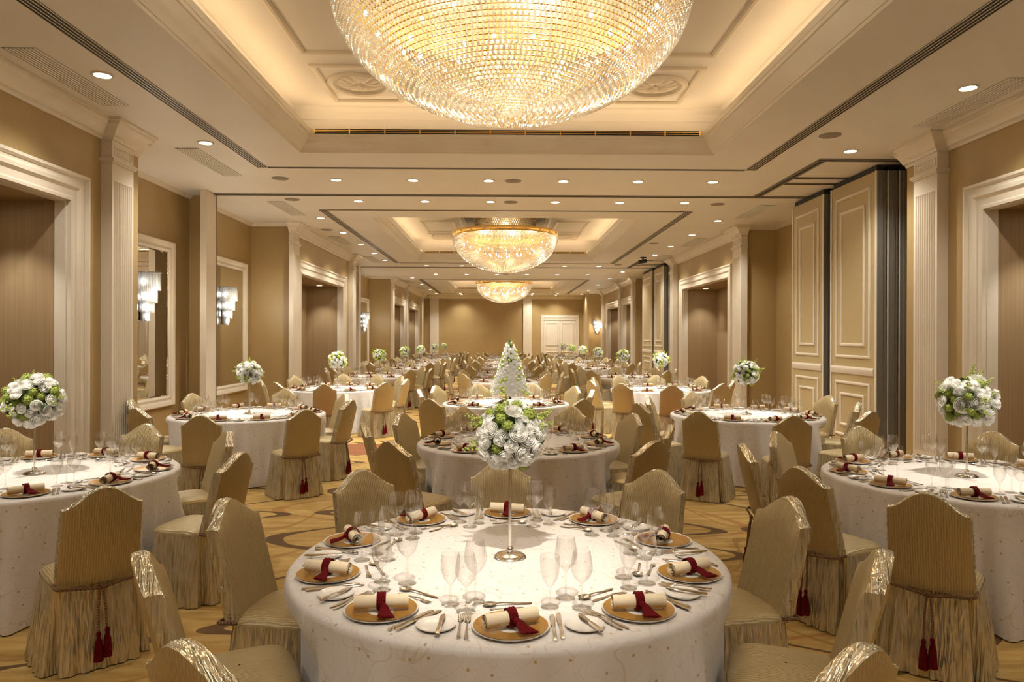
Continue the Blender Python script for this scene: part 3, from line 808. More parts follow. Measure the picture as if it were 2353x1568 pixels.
# ------------------------------------------------------------------ chandeliers
def make_chandelier():
    t = link('chandelier', None)
    R, D = 1.39, 0.92
    MB().lathe([(R + 0.02, 0.0), (R + 0.03, 0.05), (R + 0.03, 0.11), (R + 0.02, 0.13), (R - 0.02, 0.13), (R - 0.02, 0.0), (R + 0.02, 0.0)], 96).build('rim_band', 'gold_metal', t, smooth=30)
    MB().lathe([(0.02, 0.10), (0.7, 0.12), (R - 0.02, 0.10)], 64).build('reflector', 'champagne_metal', t, smooth=60)
    stud = MB().sphere((0, 0, 0), 0.028, 8, 5).mesh('rim_stud', 'polished_silver', 60)
    for k in range(24):
        a = 2 * PI * k / 24; link('rim_stud', stud, t, ((R + 0.035) * cos(a), (R + 0.035) * sin(a), 0.065))
    # upper crystal drum
    mb = MB()
    for row in range(5):
        for k in range(90):
            a = 2 * PI * (k + 0.5 * (row % 2)) / 90
            mb.octa((0.8 * cos(a), 0.8 * sin(a), 0.42 - row * 0.055), 0.018, 0.03, (0, 0, 1), (-sin(a), cos(a), 0), (cos(a), sin(a), 0))
    mb.build('upper_drum', 'crystal', t)
    MB().lathe([(0.74, 0.14), (0.74, 0.45)], 64).build('drum_liner', 'champagne_metal', t, smooth=60)
    MB().lathe([(0.80, 0.45), (0.83, 0.45), (0.83, 0.48), (0.80, 0.48)], 64).build('drum_band', 'gold_metal', t, smooth=30)
    MB().tube([(0, 0, 0.1), (0, 0, 0.51)], 0.05, 12).build('stem', 'gold_metal', t, smooth=40)
    # bead tiers of the bowl, five zones, every bead row on a gold ring
    rows = 44
    prof = []
    for i in range(rows):
        f = (i + 0.5) / rows * PI / 2
        prof.append((R * cos(f), -D * sin(f)))
    zones = 11
    rnd = random.Random(3)
    for zi in range(zones):
        mb = MB(); gb = MB()
        for i in range(zi * rows // zones, (zi + 1) * rows // zones):
            r, z = prof[i]
            f = (i + 0.5) / rows * PI / 2
            tang = Vector((-R * sin(f), 0, -D * cos(f))).normalized()
            n = max(6, int(2 * PI * r / 0.037))
            for k in range(n):
                a = 2 * PI * (k + 0.5 * (i % 2)) / n
                ca, sa = cos(a), sin(a)
                ax = Vector((tang.x * ca, tang.x * sa, tang.z))
                ax = (ax * 0.7 + Vector((0, 0, -0.5)) + Vector((rnd.uniform(-.15, .15), rnd.uniform(-.15, .15), 0))).normalized()
                tx = Vector((-sa, ca, 0)); ty = ax.cross(tx)
                mb.octa((r * ca, r * sa, z), 0.0142, 0.025, ax, tx, ty)
            if r > 0.12: gb.ring(r - 0.006, 0.0055, (0, 0, z + 0.024), 72, 4)
        mb.build('crystal_tier', 'crystal', t)
        gb.build('tier_ring', 'gold_metal', t, smooth=60)
    mb = MB()
    for i in range(18):
        f = math.radians(52) + math.radians(37) * i / 17
        r, z = (R - 0.07) * cos(f), -(D - 0.06) * sin(f)
        n = max(5, int(2 * PI * r / 0.036))
        for k in range(n):
            a = 2 * PI * (k + 0.5 * (i % 2)) / n
            mb.octa((r * cos(a), r * sin(a), z), 0.014, 0.024, (0, 0, 1), (-sin(a), cos(a), 0), (cos(a), sin(a), 0))
    mb.build('inner_tier', 'crystal', t)
    bulbm = MB().sphere((0, 0, 0), 0.017, 10, 6, 1.4).mesh('bulb', 'warm_bulb', 60)
    for rr, n, z in ((1.12, 18, -0.18), (0.78, 14, -0.36), (0.42, 9, -0.46), (0.1, 3, -0.52)):
        for k in range(n):
            a = 2 * PI * (k + 0.3) / n
            link('bulb', bulbm, t, (rr * cos(a), rr * sin(a), z))
    return t
ch0 = make_chandelier()
for k, cy in enumerate(COF):
    t = ch0 if k == 0 else copy_tree(ch0)
    t.location = (CX, cy + (0.2 if k == 2 else 0), 4.38); t.rotation_euler = (0, 0, 0.4 * k)
    tag(t, 'huge crystal bowl chandelier hanging in the %s coffer from the camera' % nth3[k], 'chandelier', 'crystal bowl chandeliers')
    for rr, n, z in ((0.7, 5, -0.2), (0.05, 1, -0.4)):
        for j in range(n):
            a = 2 * PI * j / n
            if j == 0: light('drum_fill', 'POINT', (CX, cy - 0.95, 4.38 + 0.22), 5, (1.0, 0.84, 0.62), shadow_soft_size=0.1)  # added lamp in front of the drum, brightens its crystals from outside
            light('chandelier_glow', 'POINT', (CX + rr * cos(a), cy + rr * sin(a), 4.38 + z), 17 if n > 1 else 60, (1.0, 0.88, 0.70), shadow_soft_size=0.12)
# ------------------------------------------------------------------ tables
TZ = 0.75
TR = 0.935
# a: seat angle from the camera side, clockwise seen from above; r: distance of the chair-back crest
FAR = [(42, 1.30), (85, 1.27), (130, 1.27), (180, 1.27), (-130, 1.27), (-85, 1.27), (-42, 1.30)]
SIDE_L = [(-7, 1.95), (-40, 1.72), (-76, 1.36), (-118, 1.24), (-155, 1.3), (172, 1.42), (124, 1.2), (62, 1.35), (27, 1.55)]
SIDE_R = [(7, 1.95), (33, 1.8), (66, 1.5), (105, 1.24), (150, 1.25), (-172, 1.3), (-128, 1.25), (-62, 1.3), (-25, 1.65)]
TABLES = [
    dict(key='C1', x=0.03, y=3.17, label='first centre table ', ball=True, pin=(0.03, 1.45, 1.25),
         chairs=[(31, 1.55), (65, 1.40), (100, 1.31), (139, 1.25), (178, 1.27), (-138, 1.27), (-101, 1.34), (-66, 1.43), (-32, 1.6)]),
    dict(key='C2', x=0.15, y=6.74, label='second centre table', pin=None,
         chairs=[(34, 1.70), (75, 1.38), (114, 1.24), (154, 1.32), (-35, 1.68), (-72, 1.36), (-113, 1.24), (-153, 1.32)]),
    dict(key='C3', x=0.05, y=10.7, label='third centre table', cone=True, pin=(-0.23, 11.43, 1.0),
         chairs=[(0, 1.65), (29, 1.95), (84, 1.24), (122, 1.26), (160, 1.3), (-160, 1.3), (-122, 1.26), (-84, 1.24), (-29, 1.95)]),
    dict(key='L1', x=-3.3, y=5.10, label='first table by mirrored wall', ball=True, pin=(-3.5, 4.3, 1.0),
         chairs=[(-42, 1.86), (-78, 1.56), (-124, 1.27), (-172, 1.2), (138, 1.18), (96, 1.24), (56, 1.40), (15, 1.5)]),
    dict(key='R1', x=3.27, y=5.02, label='first table by panel wall', ball=True, pin=(3.5, 4.3, 1.0),
         chairs=[(38, 1.83), (63, 1.64), (95, 1.5), (128, 1.28), (173, 1.18), (-138, 1.14), (-100, 1.22), (-60, 1.38), (-15, 1.5)]),
    dict(key='L2', x=-3.2, y=9.1, label='second table by mirrored wall', ball=True, pin=(-3.8, 9.0, 0.9),
         chairs=[(-7, 2.05), (-37, 1.82), (-76, 1.36), (-122, 1.22), (180, 1.5), (122, 1.1), (28, 1.5), (75, 1.3)]),
    dict(key='R2', x=3.1, y=9.1, label='second table by panel wall', ball=True, pin=(3.8, 9.0, 0.9),
         chairs=[(6, 2.0), (33, 1.9), (65, 1.62), (107, 1.2), (160, 1.15), (-66, 1.25), (-26, 1.72), (-110, 1.3)]),
    dict(key='L3', x=-3.12, y=13.6, label='third table by mirrored wall', ball=True, pin=(-3.3, 13.2, 0.9), chairs=SIDE_L),
    dict(key='R3', x=3.0, y=13.6, label='third table by panel wall', ball=True, pin=(3.3, 13.2, 0.9), chairs=SIDE_R),
]
for i, y in enumerate((16.2, 20.0, 24.0, 28.6, 32.6, 36.4)): TABLES.append(dict(key='C%d' % (i + 4), x=0.05, y=y, label=ORD[i + 4] + ' centre table', pin=None if i < 2 else (0.3, y, 0.8), chairs=FAR))
for i, y in enumerate((18.0, 22.6, 27.0, 32.6, 37.6)): TABLES.append(dict(key='L%d' % (i + 4), x=-3.08, y=y, label=ORD[i + 4] + ' table by mirrored wall', ball=True, pin=(-3.4, y - 0.3, 0.8), chairs=FAR))
for i, y in enumerate((18.0, 22.7, 27.0, 31.2, 35.6)): TABLES.append(dict(key='R%d' % (i + 4), x=3.02, y=y, label=ORD[i + 4] + ' table by panel wall', ball=True, pin=(3.4, y - 0.3, 0.8), chairs=FAR))
for T in TABLES:
    T['near'] = T['key'] in ('C1', 'C2', 'C3', 'L1', 'R1', 'L2', 'R2')
    T['mid'] = T['key'] in ('L3', 'R3')
    ch = []
    used = set()
    for a, r in sorted(T['chairs'], key=lambda q: q[0] % 360):
        k = round((a % 360) / 36) % 10
        while k in used: k = (k + 1) % 10
        used.add(k); ch.append((a, r, k))
    T['chairs'] = ch

def place_of(k):
    return 'camera-side place' if k == 0 else ORD[k] + ' place clockwise from camera'

CH_Y = -0.265   # chair-back crest behind the chair origin
def cloth_mesh(T, rnd):
    """round cloth to the floor, folds deepen downwards, pushed in where a chair seat meets it"""
    n = 200 if T['near'] or T['mid'] else 144
    zs = [0.735, 0.72, 0.69, 0.64, 0.58, 0.52, 0.46, 0.40, 0.32, 0.22, 0.12, 0.008] if T['near'] or T['mid'] else [0.735, 0.70, 0.64, 0.56, 0.50, 0.3, 0.008]
    ph = [rnd.uniform(0, 6.28) for _ in range(5)]
    seats = [(math.radians(a), r + CH_Y) for a, r, k in T['chairs']]
    rings = [[(rr * cos(2 * PI * i / n), rr * sin(2 * PI * i / n), TZ) for i in range(n)] for rr in (0.0001, 0.3, 0.6, 0.85, TR - 0.02)]
    rings.append([((TR - 0.006) * cos(2 * PI * i / n), (TR - 0.006) * sin(2 * PI * i / n), TZ - 0.005) for i in range(n)])
    for z in zs:
        t = (0.735 - z) / 0.735
        row = []
        for i in range(n):
            th = 2 * PI * i / n
            f = 0.7 * sin(9 * th + ph[0]) + 0.7 * sin(16 * th + ph[1]) + 0.6 * sin(27 * th + ph[2]) + 0.35 * sin(41 * th + ph[3])
            f = max(f, -0.9) if f < 0 else f
            r = TR + 0.006 + (0.062 * f + 0.04) * min(1, t * 1.15)
            for a, rho in seats:
                # seat direction from the table centre
                sx, sy = -sin(a), -cos(a)
                dth = math.atan2(sx * sin(th) - sy * cos(th), sx * cos(th) + sy * sin(th))
                if abs(dth) > 1.0: continue
                lat = abs(min(r, (rho - 0.272) / max(0.3, cos(dth))) * sin(dth))
                if lat < 0.36:
                    lim = (rho - (0.272 if T['near'] else 0.285)) / max(0.3, cos(dth))
                    wl = 1 - max(0, min(1, (lat - (0.27 if T['near'] else 0.29)) / 0.06)); wz = max(0, min(1, (0.67 - z) / 0.13))
                    wl = wl * wl * (3 - 2 * wl)
                    if lim < r: r = r + (lim - r) * wl * wz
            row.append((r * cos(th), r * sin(th), z))
        rings.append(row)
    return MB().grid(rings, closed_v=True).mesh('tablecloth', 'cloth', 180)

rnd = random.Random(11)
for T in TABLES:
    o = link('tablecloth', cloth_mesh(T, rnd), None, (T['x'], T['y'], 0))
    tag(o, 'white embroidered round cloth to the floor, ' + T['label'], 'tablecloth', 'round banquet table cloths')
    if T['pin']:
        px, py, e = T['pin']
        d = Vector((T['x'] - px, T['y'] - py, TZ - CEIL))
        light('table_pin_spot', 'SPOT', (px, py, CEIL - 0.05), 340 * e, (1.0, 0.93, 0.80), rot=d.to_track_quat('-Z', 'Y').to_euler(), spot_size=math.radians(29), spot_blend=0.85, shadow_soft_size=0.035)

for key, fx, fy in (('C1', -0.23, 0.2), ('L1', -3.83, 2.1), ('R1', 4.62, 2.3), ('C3', -0.23, 8.2), ('L2', -3.83, 6.91), ('R2', 4.62, 7.08)):
    T = [q for q in TABLES if q['key'] == key][0]
    d = Vector((T['x'] - fx, T['y'] - fy, 1.2 - CEIL))
    light('table_front_fill', 'SPOT', (fx, fy, CEIL - 0.05), 130, (1.0, 0.94, 0.84), rot=d.to_track_quat('-Z', 'Y').to_euler(), spot_size=math.radians(26), spot_blend=0.9, shadow_soft_size=0.05)  # added fill beams that brighten flowers and settings from the camera side
# ------------------------------------------------------------------ chairs
def chair_meshes(hi=True):
    nu, nt = (26, 20) if hi else (12, 8)
    rr = random.Random(5)
    H = 0.192
    def ztop(s): return 0.852 + 0.10 * (0.5 + 0.5 * cos(PI * min(1, abs(s) / 0.98))) ** 0.8
    def pt(s, t, side):
        """s -1..1 across, t 0..1 up, side -1 back / +1 front"""
        w = H * (1 - 0.05 * t)
        z = 0.445 + t * (ztop(s) - 0.445)
        yl = -0.185 - 0.125 * (z - 0.445) / 0.5
        edge = min(1 - abs(s), (1 - t) * 1.2)
        th = 0.030 + 0.018 * min(1, edge / 0.22) ** 0.6 * (1 if side > 0 else 0.5)
        return (w * s, yl + side * th + 0.02 * s * s, z)
    ss = [-1 + 2 * i / nu for i in range(nu + 1)]
    ts = [j / nt for j in range(nt + 1)]
    front = MB().grid([[pt(s, t, 1) for t in ts] for s in ss])
    back = MB().grid([[pt(s, t, -1) for t in ts] for s in reversed(ss)])
    mb = MB(); mb.put(front, Matrix()); mb.put(back, Matrix())
    # gathered side band all round the edge
    outline = [(-1, t) for t in ts] + [(s, 1) for s in ss[1:]] + [(1, t) for t in reversed(ts[:-1])]
    if hi:
        dense = []
        for (s0, t0), (s1, t1) in zip(outline, outline[1:]):
            for q in range(3): dense.append((s0 + (s1 - s0) * q / 3, t0 + (t1 - t0) * q / 3))
        dense.append(outline[-1]); outline = dense
    band = []
    for i, (s, t) in enumerate(outline):
        a = Vector(pt(s, t, 1)); c = Vector(pt(s, t, -1))
        ctr = Vector((0, (a.y + c.y) / 2, 0.66))
        out = ((a + c) / 2 - ctr); out.y = 0; out.normalize()
        row = []
        for q in range(5):
            f = q / 4
            bl = sin(PI * f) * (0.007 + (0.004 * rr.uniform(-1, 1) if hi else 0))
            row.append(tuple(a.lerp(c, f) + out * bl))
        band.append(row)
    mb.cur = 1; mb.grid(band)
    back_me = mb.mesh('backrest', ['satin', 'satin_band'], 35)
    # seat cushion
    def per(u, ex):
        a = 2 * PI * u
        c, s_ = cos(a), sin(a)
        k = 5.0
        d = (abs(c) ** k + abs(s_) ** k) ** (-1 / k)
        return (0.205 + ex) * d * c, (0.205 + ex * (0.25 if s_ > 0 and abs(c) < 0.72 else 1)) * d * s_ + 0.02
    npt = 80 if hi else 28
    rings = []
    for q, z in ((0.02, 0.492), (0.4, 0.491), (0.75, 0.485), (0.93, 0.472), (1.0, 0.455), (1.0, 0.435)):
        rings.append([(per(i / npt, 0)[0] * q, (per(i / npt, 0)[1] - 0.02) * q + 0.02, z) for i in range(npt)])
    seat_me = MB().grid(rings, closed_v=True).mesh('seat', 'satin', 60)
    # floor-length skirt with box pleats at the corners
    npt = 180 if hi else 44
    zs = [0.447, 0.43, 0.38, 0.30, 0.20, 0.10, 0.006] if hi else [0.447, 0.30, 0.006]
    ph = rr.uniform(0, 6)
    rows = []
    for z in zs:
        t = (0.447 - z) / 0.44
        row = []
        for i in range(npt):
            u = i / npt
            fold = sin(2 * PI * u * 22 + ph) * 0.5 + sin(2 * PI * u * 37 + 1) * 0.35
            corner = sum(math.exp(-((((u - c + 0.5) % 1) - 0.5) / 0.012) ** 2) for c in (0.125, 0.375, 0.625, 0.875))
            flare = 0.003 + t * (0.055 + 0.014 * fold) - t ** 0.5 * 0.07 * corner
            x, y = per(u, flare)
            row.append((x, y, z))
        rows.append(row)
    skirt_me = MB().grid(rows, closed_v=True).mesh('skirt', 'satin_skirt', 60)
    # waist cord round the foot of the back, two hanging ends and tassels
    cord = MB()
    loop = []
    for i in range(33):
        a = 2 * PI * i / 32
        loop.append((0.2 * cos(a) * (abs(cos(a)) ** 8 + abs(sin(a)) ** 8) ** (-1 / 8), -0.187 + 0.052 * sin(a) * (abs(cos(a)) ** 8 + abs(sin(a)) ** 8) ** (-1 / 8) - 0.0, 0.455 - 0.035 * max(0, -sin(a)) * (1 - abs(cos(a)))))
    cord.tube(loop, 0.0085, 6 if hi else 4, cap=False)
    cord.sphere((0, -0.245, 0.432), 0.014, 8, 5)
    cord.tube([(-0.006, -0.245, 0.43), (-0.016, -0.262, 0.33), (-0.018, -0.272, 0.20)], 0.0065, 6 if hi else 4)
    cord.tube([(0.006, -0.245, 0.43), (0.018, -0.262, 0.33), (0.022, -0.272, 0.215)], 0.0065, 6 if hi else 4)
    cord_me = cord.mesh('cord', 'cord', 60)
    tas = MB()
    for x, z0 in ((-0.018, 0.20), (0.022, 0.215)):
        n = 12 if hi else 6
        tas.lathe([(0.0, 0.012), (0.010, 0.006), (0.012, -0.008), (0.008, -0.018), (0.018, -0.05), (0.024, -0.14), (0.0, -0.142)], n, (x, -0.277, z0))
    tas_me = tas.mesh('tassel', 'burgundy', 60)
    return back_me, seat_me, skirt_me, cord_me, tas_me
HI = chair_meshes(True); LO = chair_meshes(False)
rnd = random.Random(21)
for T in TABLES:
    ms = HI if T['y'] < 15 else LO
    for a, r, k in T['chairs']:
        ar = math.radians(a + 0)
        rho = r + CH_Y
        x, y = T['x'] - sin(ar) * rho, T['y'] - cos(ar) * rho
        if T['key'] in ('L1', 'R1', 'L2', 'R2') and not (in_frame(x, y, 0.6, 1200)): continue
        t = thing('banquet_chair', 'gold satin covered chair, %s, %s' % (place_of(k), T['label']), 'chair', (x, y, 0), -ar + math.radians(rnd.uniform(-2, 2)), 'gold covered banquet chairs')
        t.scale = (1, 1, 1)
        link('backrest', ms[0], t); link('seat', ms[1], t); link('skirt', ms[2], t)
        c = link('cord', ms[3], t); link('tassel', ms[4], c)

# ------------------------------------------------------------------ table settings
GL = {
    'tall': ('tall', [(0.0001, 0.004), (0.036, 0.0), (0.036, 0.003), (0.012, 0.008), (0.0042, 0.016), (0.0035, 0.05), (0.0038, 0.098), (0.010, 0.106), (0.030, 0.126), (0.041, 0.150), (0.042, 0.168), (0.037, 0.20), (0.032, 0.228)]),
    'mid': ('rounded', [(0.0001, 0.004), (0.035, 0.0), (0.035, 0.003), (0.012, 0.008), (0.0042, 0.016), (0.0036, 0.05), (0.0038, 0.086), (0.010, 0.094), (0.030, 0.114), (0.039, 0.137), (0.039, 0.155), (0.034, 0.185), (0.030, 0.207)]),
    'small': ('slim', [(0.0001, 0.004), (0.033, 0.0), (0.033, 0.003), (0.012, 0.008), (0.0045, 0.015), (0.0038, 0.04), (0.0040, 0.068), (0.010, 0.076), (0.026, 0.10), (0.0345, 0.128), (0.0355, 0.15), (0.0345, 0.186)]),
}
GLM = {k: MB().lathe(v[1], 28).mesh('wine_glass', 'glass', 180) for k, v in GL.items()}
rim_m = MB().lathe([(0.0001, 0.002), (0.085, 0.002), (0.10, 0.005), (0.129, 0.012), (0.1315, 0.0135), (0.130, 0.009), (0.10, 0.0), (0.0001, 0.0)], 56).mesh('charger_plate', 'porcelain', 40)
gold_m = MB().lathe([(0.046, 0.0028), (0.085, 0.0032), (0.10, 0.0062), (0.125, 0.0124)], 56).mesh('gold_face', 'gold_glaze', 180)
side_m = MB().lathe([(0.0001, 0.003), (0.045, 0.003), (0.053, 0.006), (0.066, 0.0105), (0.068, 0.012), (0.066, 0.008), (0.05, 0.0), (0.0001, 0.0)], 44).mesh('side_plate', 'porcelain', 40)
def fork(L=0.195):
    mb = MB().strip([(-L / 2, 0.0035, 0.001, 0.003), (-L / 2 + 0.01, 0.0075, 0.001, 0.003), (-L / 2 + 0.05, 0.0055, 0.002, 0.003), (0.02, 0.003, 0.007, 0.0035), (0.035, 0.004, 0.007, 0.003), (0.045, 0.0098, 0.004, 0.002), (0.052, 0.0106, 0.003, 0.0018)])
    for i in range(4):
        x = -0.0087 + i * 0.0058
        mb.strip([(0.050, 0.0021, 0.003, 0.0018, x), (0.075, 0.002, 0.002, 0.0017, x), (L / 2, 0.0010, 0.006, 0.001, x)])
    return mb.mesh('fork', 'polished_silver', 50)
def knife(L=0.22):
    return MB().strip([(-L / 2, 0.005, 0.0, 0.005), (-L / 2 + 0.01, 0.0085, 0.0, 0.007), (-L / 2 + 0.05, 0.007, 0.0, 0.007), (-0.005, 0.006, 0.0, 0.007), (0.0, 0.0045, 0.001, 0.005), (0.008, 0.008, 0.002, 0.003), (L / 2 - 0.03, 0.0105, 0.002, 0.0025), (L / 2 - 0.008, 0.008, 0.002, 0.002, 0.002), (L / 2, 0.002, 0.002, 0.002, 0.004)]).mesh('table_knife', 'polished_silver', 40)
def spoon(L=0.18):
    mb = MB().strip([(-L / 2, 0.0035, 0.001, 0.003), (-L / 2 + 0.01, 0.007, 0.001, 0.003), (-L / 2 + 0.05, 0.005, 0.002, 0.003), (0.015, 0.003, 0.008, 0.003), (0.042, 0.003, 0.007, 0.003)])
    P = []
    for i in range(9):
        u = i / 8; w = 0.0205 * math.sqrt(max(0.0, 1 - (2 * u - 1) ** 2)) * (0.85 + 0.3 * u) + 0.001
        P.append([(w * q, 0.036 + 0.056 * u, 0.009 - 0.008 * (1 - q * q) * sin(PI * min(max(u, .05), .95))) for q in (-1, -.6, -.2, .2, .6, 1)])
    mb.grid(P)
    return mb.mesh('dessert_spoon', 'polished_silver', 60)
fork_m = fork(); knife_m = knife(); bk_m = knife(0.165); spoon_m = spoon(); df_m = fork(0.165)
bk_m.name = 'butter_knife'
def napkin_parts(hi):
    mb = MB(); n = 64 if hi else 24; turns = 3.2; P = []
    for i in range(n + 1):
        a = turns * 2 * PI * i / n; r = 0.0275 - 0.019 * i / n
        P.append([(x, r * sin(a + 1.2), r * cos(a + 1.2)) for x in (-0.095, -0.05, 0, 0.05, 0.095)])
    mb.grid(P)
    ring = MB(); q = [(-0.016, 0.0283), (-0.014, 0.0325), (-0.005, 0.031), (0.0, 0.033), (0.005, 0.031), (0.014, 0.0325), (0.016, 0.0283)]
    m2 = 24 if hi else 10
    ring.grid([[(x, r * sin(2 * PI * i / m2), r * cos(2 * PI * i / m2)) for x, r in q] for i in range(m2)], closed_u=True)
    ring.sphere((0.004, -0.033, -0.002), 0.012, 10 if hi else 6, 6 if hi else 4)
    tas = MB(); P = []
    for i, (y, w, z, h) in enumerate(((-0.034, 0.008, 0.0, 0.007), (-0.045, 0.014, -0.004, 0.008), (-0.062, 0.019, -0.012, 0.007), (-0.085, 0.026, -0.015, 0.006), (-0.104, 0.030, -0.0165, 0.0045), (-0.110, 0.029, -0.0165, 0.003))):
        P.append([(0.01 + 0.012 * i / 5 + w * cos(2 * PI * k / 14), y - 0.004 * cos(2 * PI * k / 14 * 1.0), z + (h + (0.001 if k % 2 else 0)) * sin(2 * PI * k / 14)) for k in range(14)])
    tas.grid(P, closed_v=True)
    tas.add(P[-1], [tuple(range(14))])
    return mb, ring, tas
nb_, nr_, nt_ = napkin_parts(True)
nap_m = nb_.mesh('napkin_roll', 'napkin', 60); nring_m = nr_.mesh('napkin_band', 'burgundy', 60); ntas_m = nt_.mesh('tassel', 'burgundy', 60)
lo = napkin_parts(False); mm = MB(); mm.put(lo[0], Matrix()); mm.cur = 1
for q in lo[1:]:
    o = len(mm.v); mm.v += q.v; mm.f += [tuple(i + o for i in f) for f in q.f]; mm.mi += [1] * len(q.f)
nap_lo = mm.mesh('napkin_roll', ['napkin', 'burgundy'], 60)

rnd = random.Random(33)
stuff_gl, stuff_cut = MB(), MB()
gl_lo = MB().lathe([(0.034, 0.001), (0.004, 0.012), (0.0038, 0.09), (0.030, 0.115), (0.039, 0.14), (0.034, 0.20)], 8)
cut_lo = MB().strip([(-0.1, 0.005, 0, 0.004), (0.0, 0.005, 0.001, 0.003), (0.1, 0.008, 0.001, 0.003)])
n_obj = dict(glass=0)
# roll direction of each napkin: mostly along the table edge, tassel outwards, some swung round
for T in TABLES:
    near, mid = T['near'], T['mid']
    for k in range(10):
        a = math.radians(36 * k + (0 if T['key'][0] == 'C' else 6 if T['key'][0] == 'L' else -6))
        ein = Vector((sin(a), cos(a), 0)); er = Vector((cos(a), -sin(a), 0))
        c0 = Vector((T['x'], T['y'], TZ))
        def at(x, rho, z=0.0): return c0 - ein * rho + er * x + Vector((0, 0, z))
        pl = '%s, %s' % (place_of(k), T['label'])
        G = lambda s: s + ' on the banquet tables'
        def put(name, me, desc, cat, x, rho, z=0.0, rot=0.0, group=None, mg=40):
            p = at(x, rho, z)
            if not in_frame(p.x, p.y, p.z, mg): return None
            return tag(link(name, me, None, p, -a + rot), desc + ', ' + pl, cat, G(group or cat + 's'))
        ch = put('charger_plate', rim_m, 'gold charger plate', 'plate', 0, 0.775, 0.001, group='gold charger plates')
        if ch: link('gold_face', gold_m, ch)
        nr = rnd.uniform(-0.45, 0.6) if k else 0.42
        if T['key'] == 'C1': nr = {0: 0.42, 1: 0.75, 2: 1.0, 3: 0.75, 4: 0.3, 5: 2.9, 6: 2.7, 7: 2.5, 8: -0.75, 9: -0.55}[k]
        nm = put('napkin_roll', nap_m if near else nap_lo, 'rolled cream napkin with burgundy tassel', 'napkin', 0, 0.775, 0.0372, nr, group='rolled napkins')
        if nm and near:
            bnd = link('napkin_band', nring_m, nm); link('tassel', ntas_m, bnd)
        put('side_plate', side_m, 'small white side plate', 'plate', -0.250, 0.765, 0.001, group='white side plates')
        if near:
            put('butter_knife', bk_m, 'butter knife on side plate', 'knife', -0.235, 0.775, 0.0135, rnd.uniform(-0.25, 0.12), group='butter knives')
            put('fork', fork_m, 'outer silver fork', 'fork', -0.1700, 0.765, 0.001, rnd.uniform(-.015, .015), group='forks')
            put('fork', fork_m, 'inner silver fork', 'fork', -0.1460, 0.772, 0.001, rnd.uniform(-.015, .015), group='forks')
            put('table_knife', knife_m, 'inner silver table knife', 'knife', 0.1425, 0.775, 0.001, rnd.uniform(-.01, .01), group='table knives')
            put('table_knife', knife_m, 'outer silver table knife', 'knife', 0.1665, 0.760, 0.001, rnd.uniform(-.01, .01), group='table knives')
            put('dessert_spoon', spoon_m, 'silver dessert spoon', 'spoon', -0.01, 0.570, 0.0015, PI / 2 + 0.10 + rnd.uniform(-.05, .05), group='dessert spoons')
            put('dessert_fork', df_m, 'small silver dessert fork', 'fork', 0.01, 0.618, 0.001, -PI / 2 - 0.03 + rnd.uniform(-.03, .03), group='dessert forks')
        else:
            p = at(-0.165, 0.79, 0.001)
            stuff_cut.put(cut_lo, Matrix.Translation(p) @ Matrix.Rotation(-a, 4, 'Z'))
            p = at(0.165, 0.79, 0.001)
            stuff_cut.put(cut_lo, Matrix.Translation(p) @ Matrix.Rotation(-a, 4, 'Z'))
        for key, x, rho in (('small', 0.150, 0.585), ('tall', 0.205, 0.50), ('mid', 0.245, 0.600)):
            x += rnd.uniform(-.012, .012); rho += rnd.uniform(-.012, .012)
            if near or mid:
                if put('wine_glass', GLM[key], GL[key][0] + ' clear stemmed wine glass', 'wine glass', x, rho, 0.001, group='wine glasses'): n_obj['glass'] += 1
            else:
                stuff_gl.put(gl_lo, Matrix.Translation(at(x, rho, 0.001)))
o = stuff_gl.build('glassware', 'glass', None, smooth=180)
tag(o, 'countless clear wine glasses crowding the far tables', 'glassware', None, 'stuff')
o = stuff_cut.build('cutlery', 'polished_silver')
tag(o, 'scattered silver cutlery on the far tables', 'cutlery', None, 'stuff')

# ------------------------------------------------------------------ flowers
def rose(mb, R=1.0, rr=random):
    """cupped petals wrapped round a tight bud, the outer ones opening"""
    mb.sphere((0, 0, 0.34 * R), 0.27 * R, 8, 6, 1.6, 0.15, rr)
    for ring, (n, rad, z0, z1, flare) in enumerate(((3, 0.30, 0.05, 0.84, -0.06), (4, 0.46, 0.0, 0.85, -0.02), (5, 0.63, -0.05, 0.78, 0.05), (6, 0.80, -0.12, 0.64, 0.12), (6, 0.93, -0.2, 0.42, 0.2))):
        for k in range(n):
            a0 = 2 * PI * (k + 0.41 * ring) / n + rr.uniform(-.18, .18); dz = rr.uniform(-.06, .06); P = []
            for i in range(5):
                u = i / 4; row = []
                for j in range(5):
                    v = (j - 2) / 2
                    ang = a0 + v * PI / n * 1.35 * (0.55 + 0.45 * sin(PI * min(1, 0.2 + 0.6 * u)))
                    r = rad * (0.35 + 0.65 * sin(PI / 2 * min(1, u * 1.6))) + flare * max(0, u - 0.55) * 1.5 - 0.05 * rad * v * v * (u > 0.5)
                    z = z0 + (z1 + dz - z0) * u - 0.13 * v * v * u + 0.05 * rr.uniform(-1, 1) * u
                    row.append((R * r * cos(ang), R * r * sin(ang), R * z))
                P.append(row)
            mb.grid(P)
    return mb
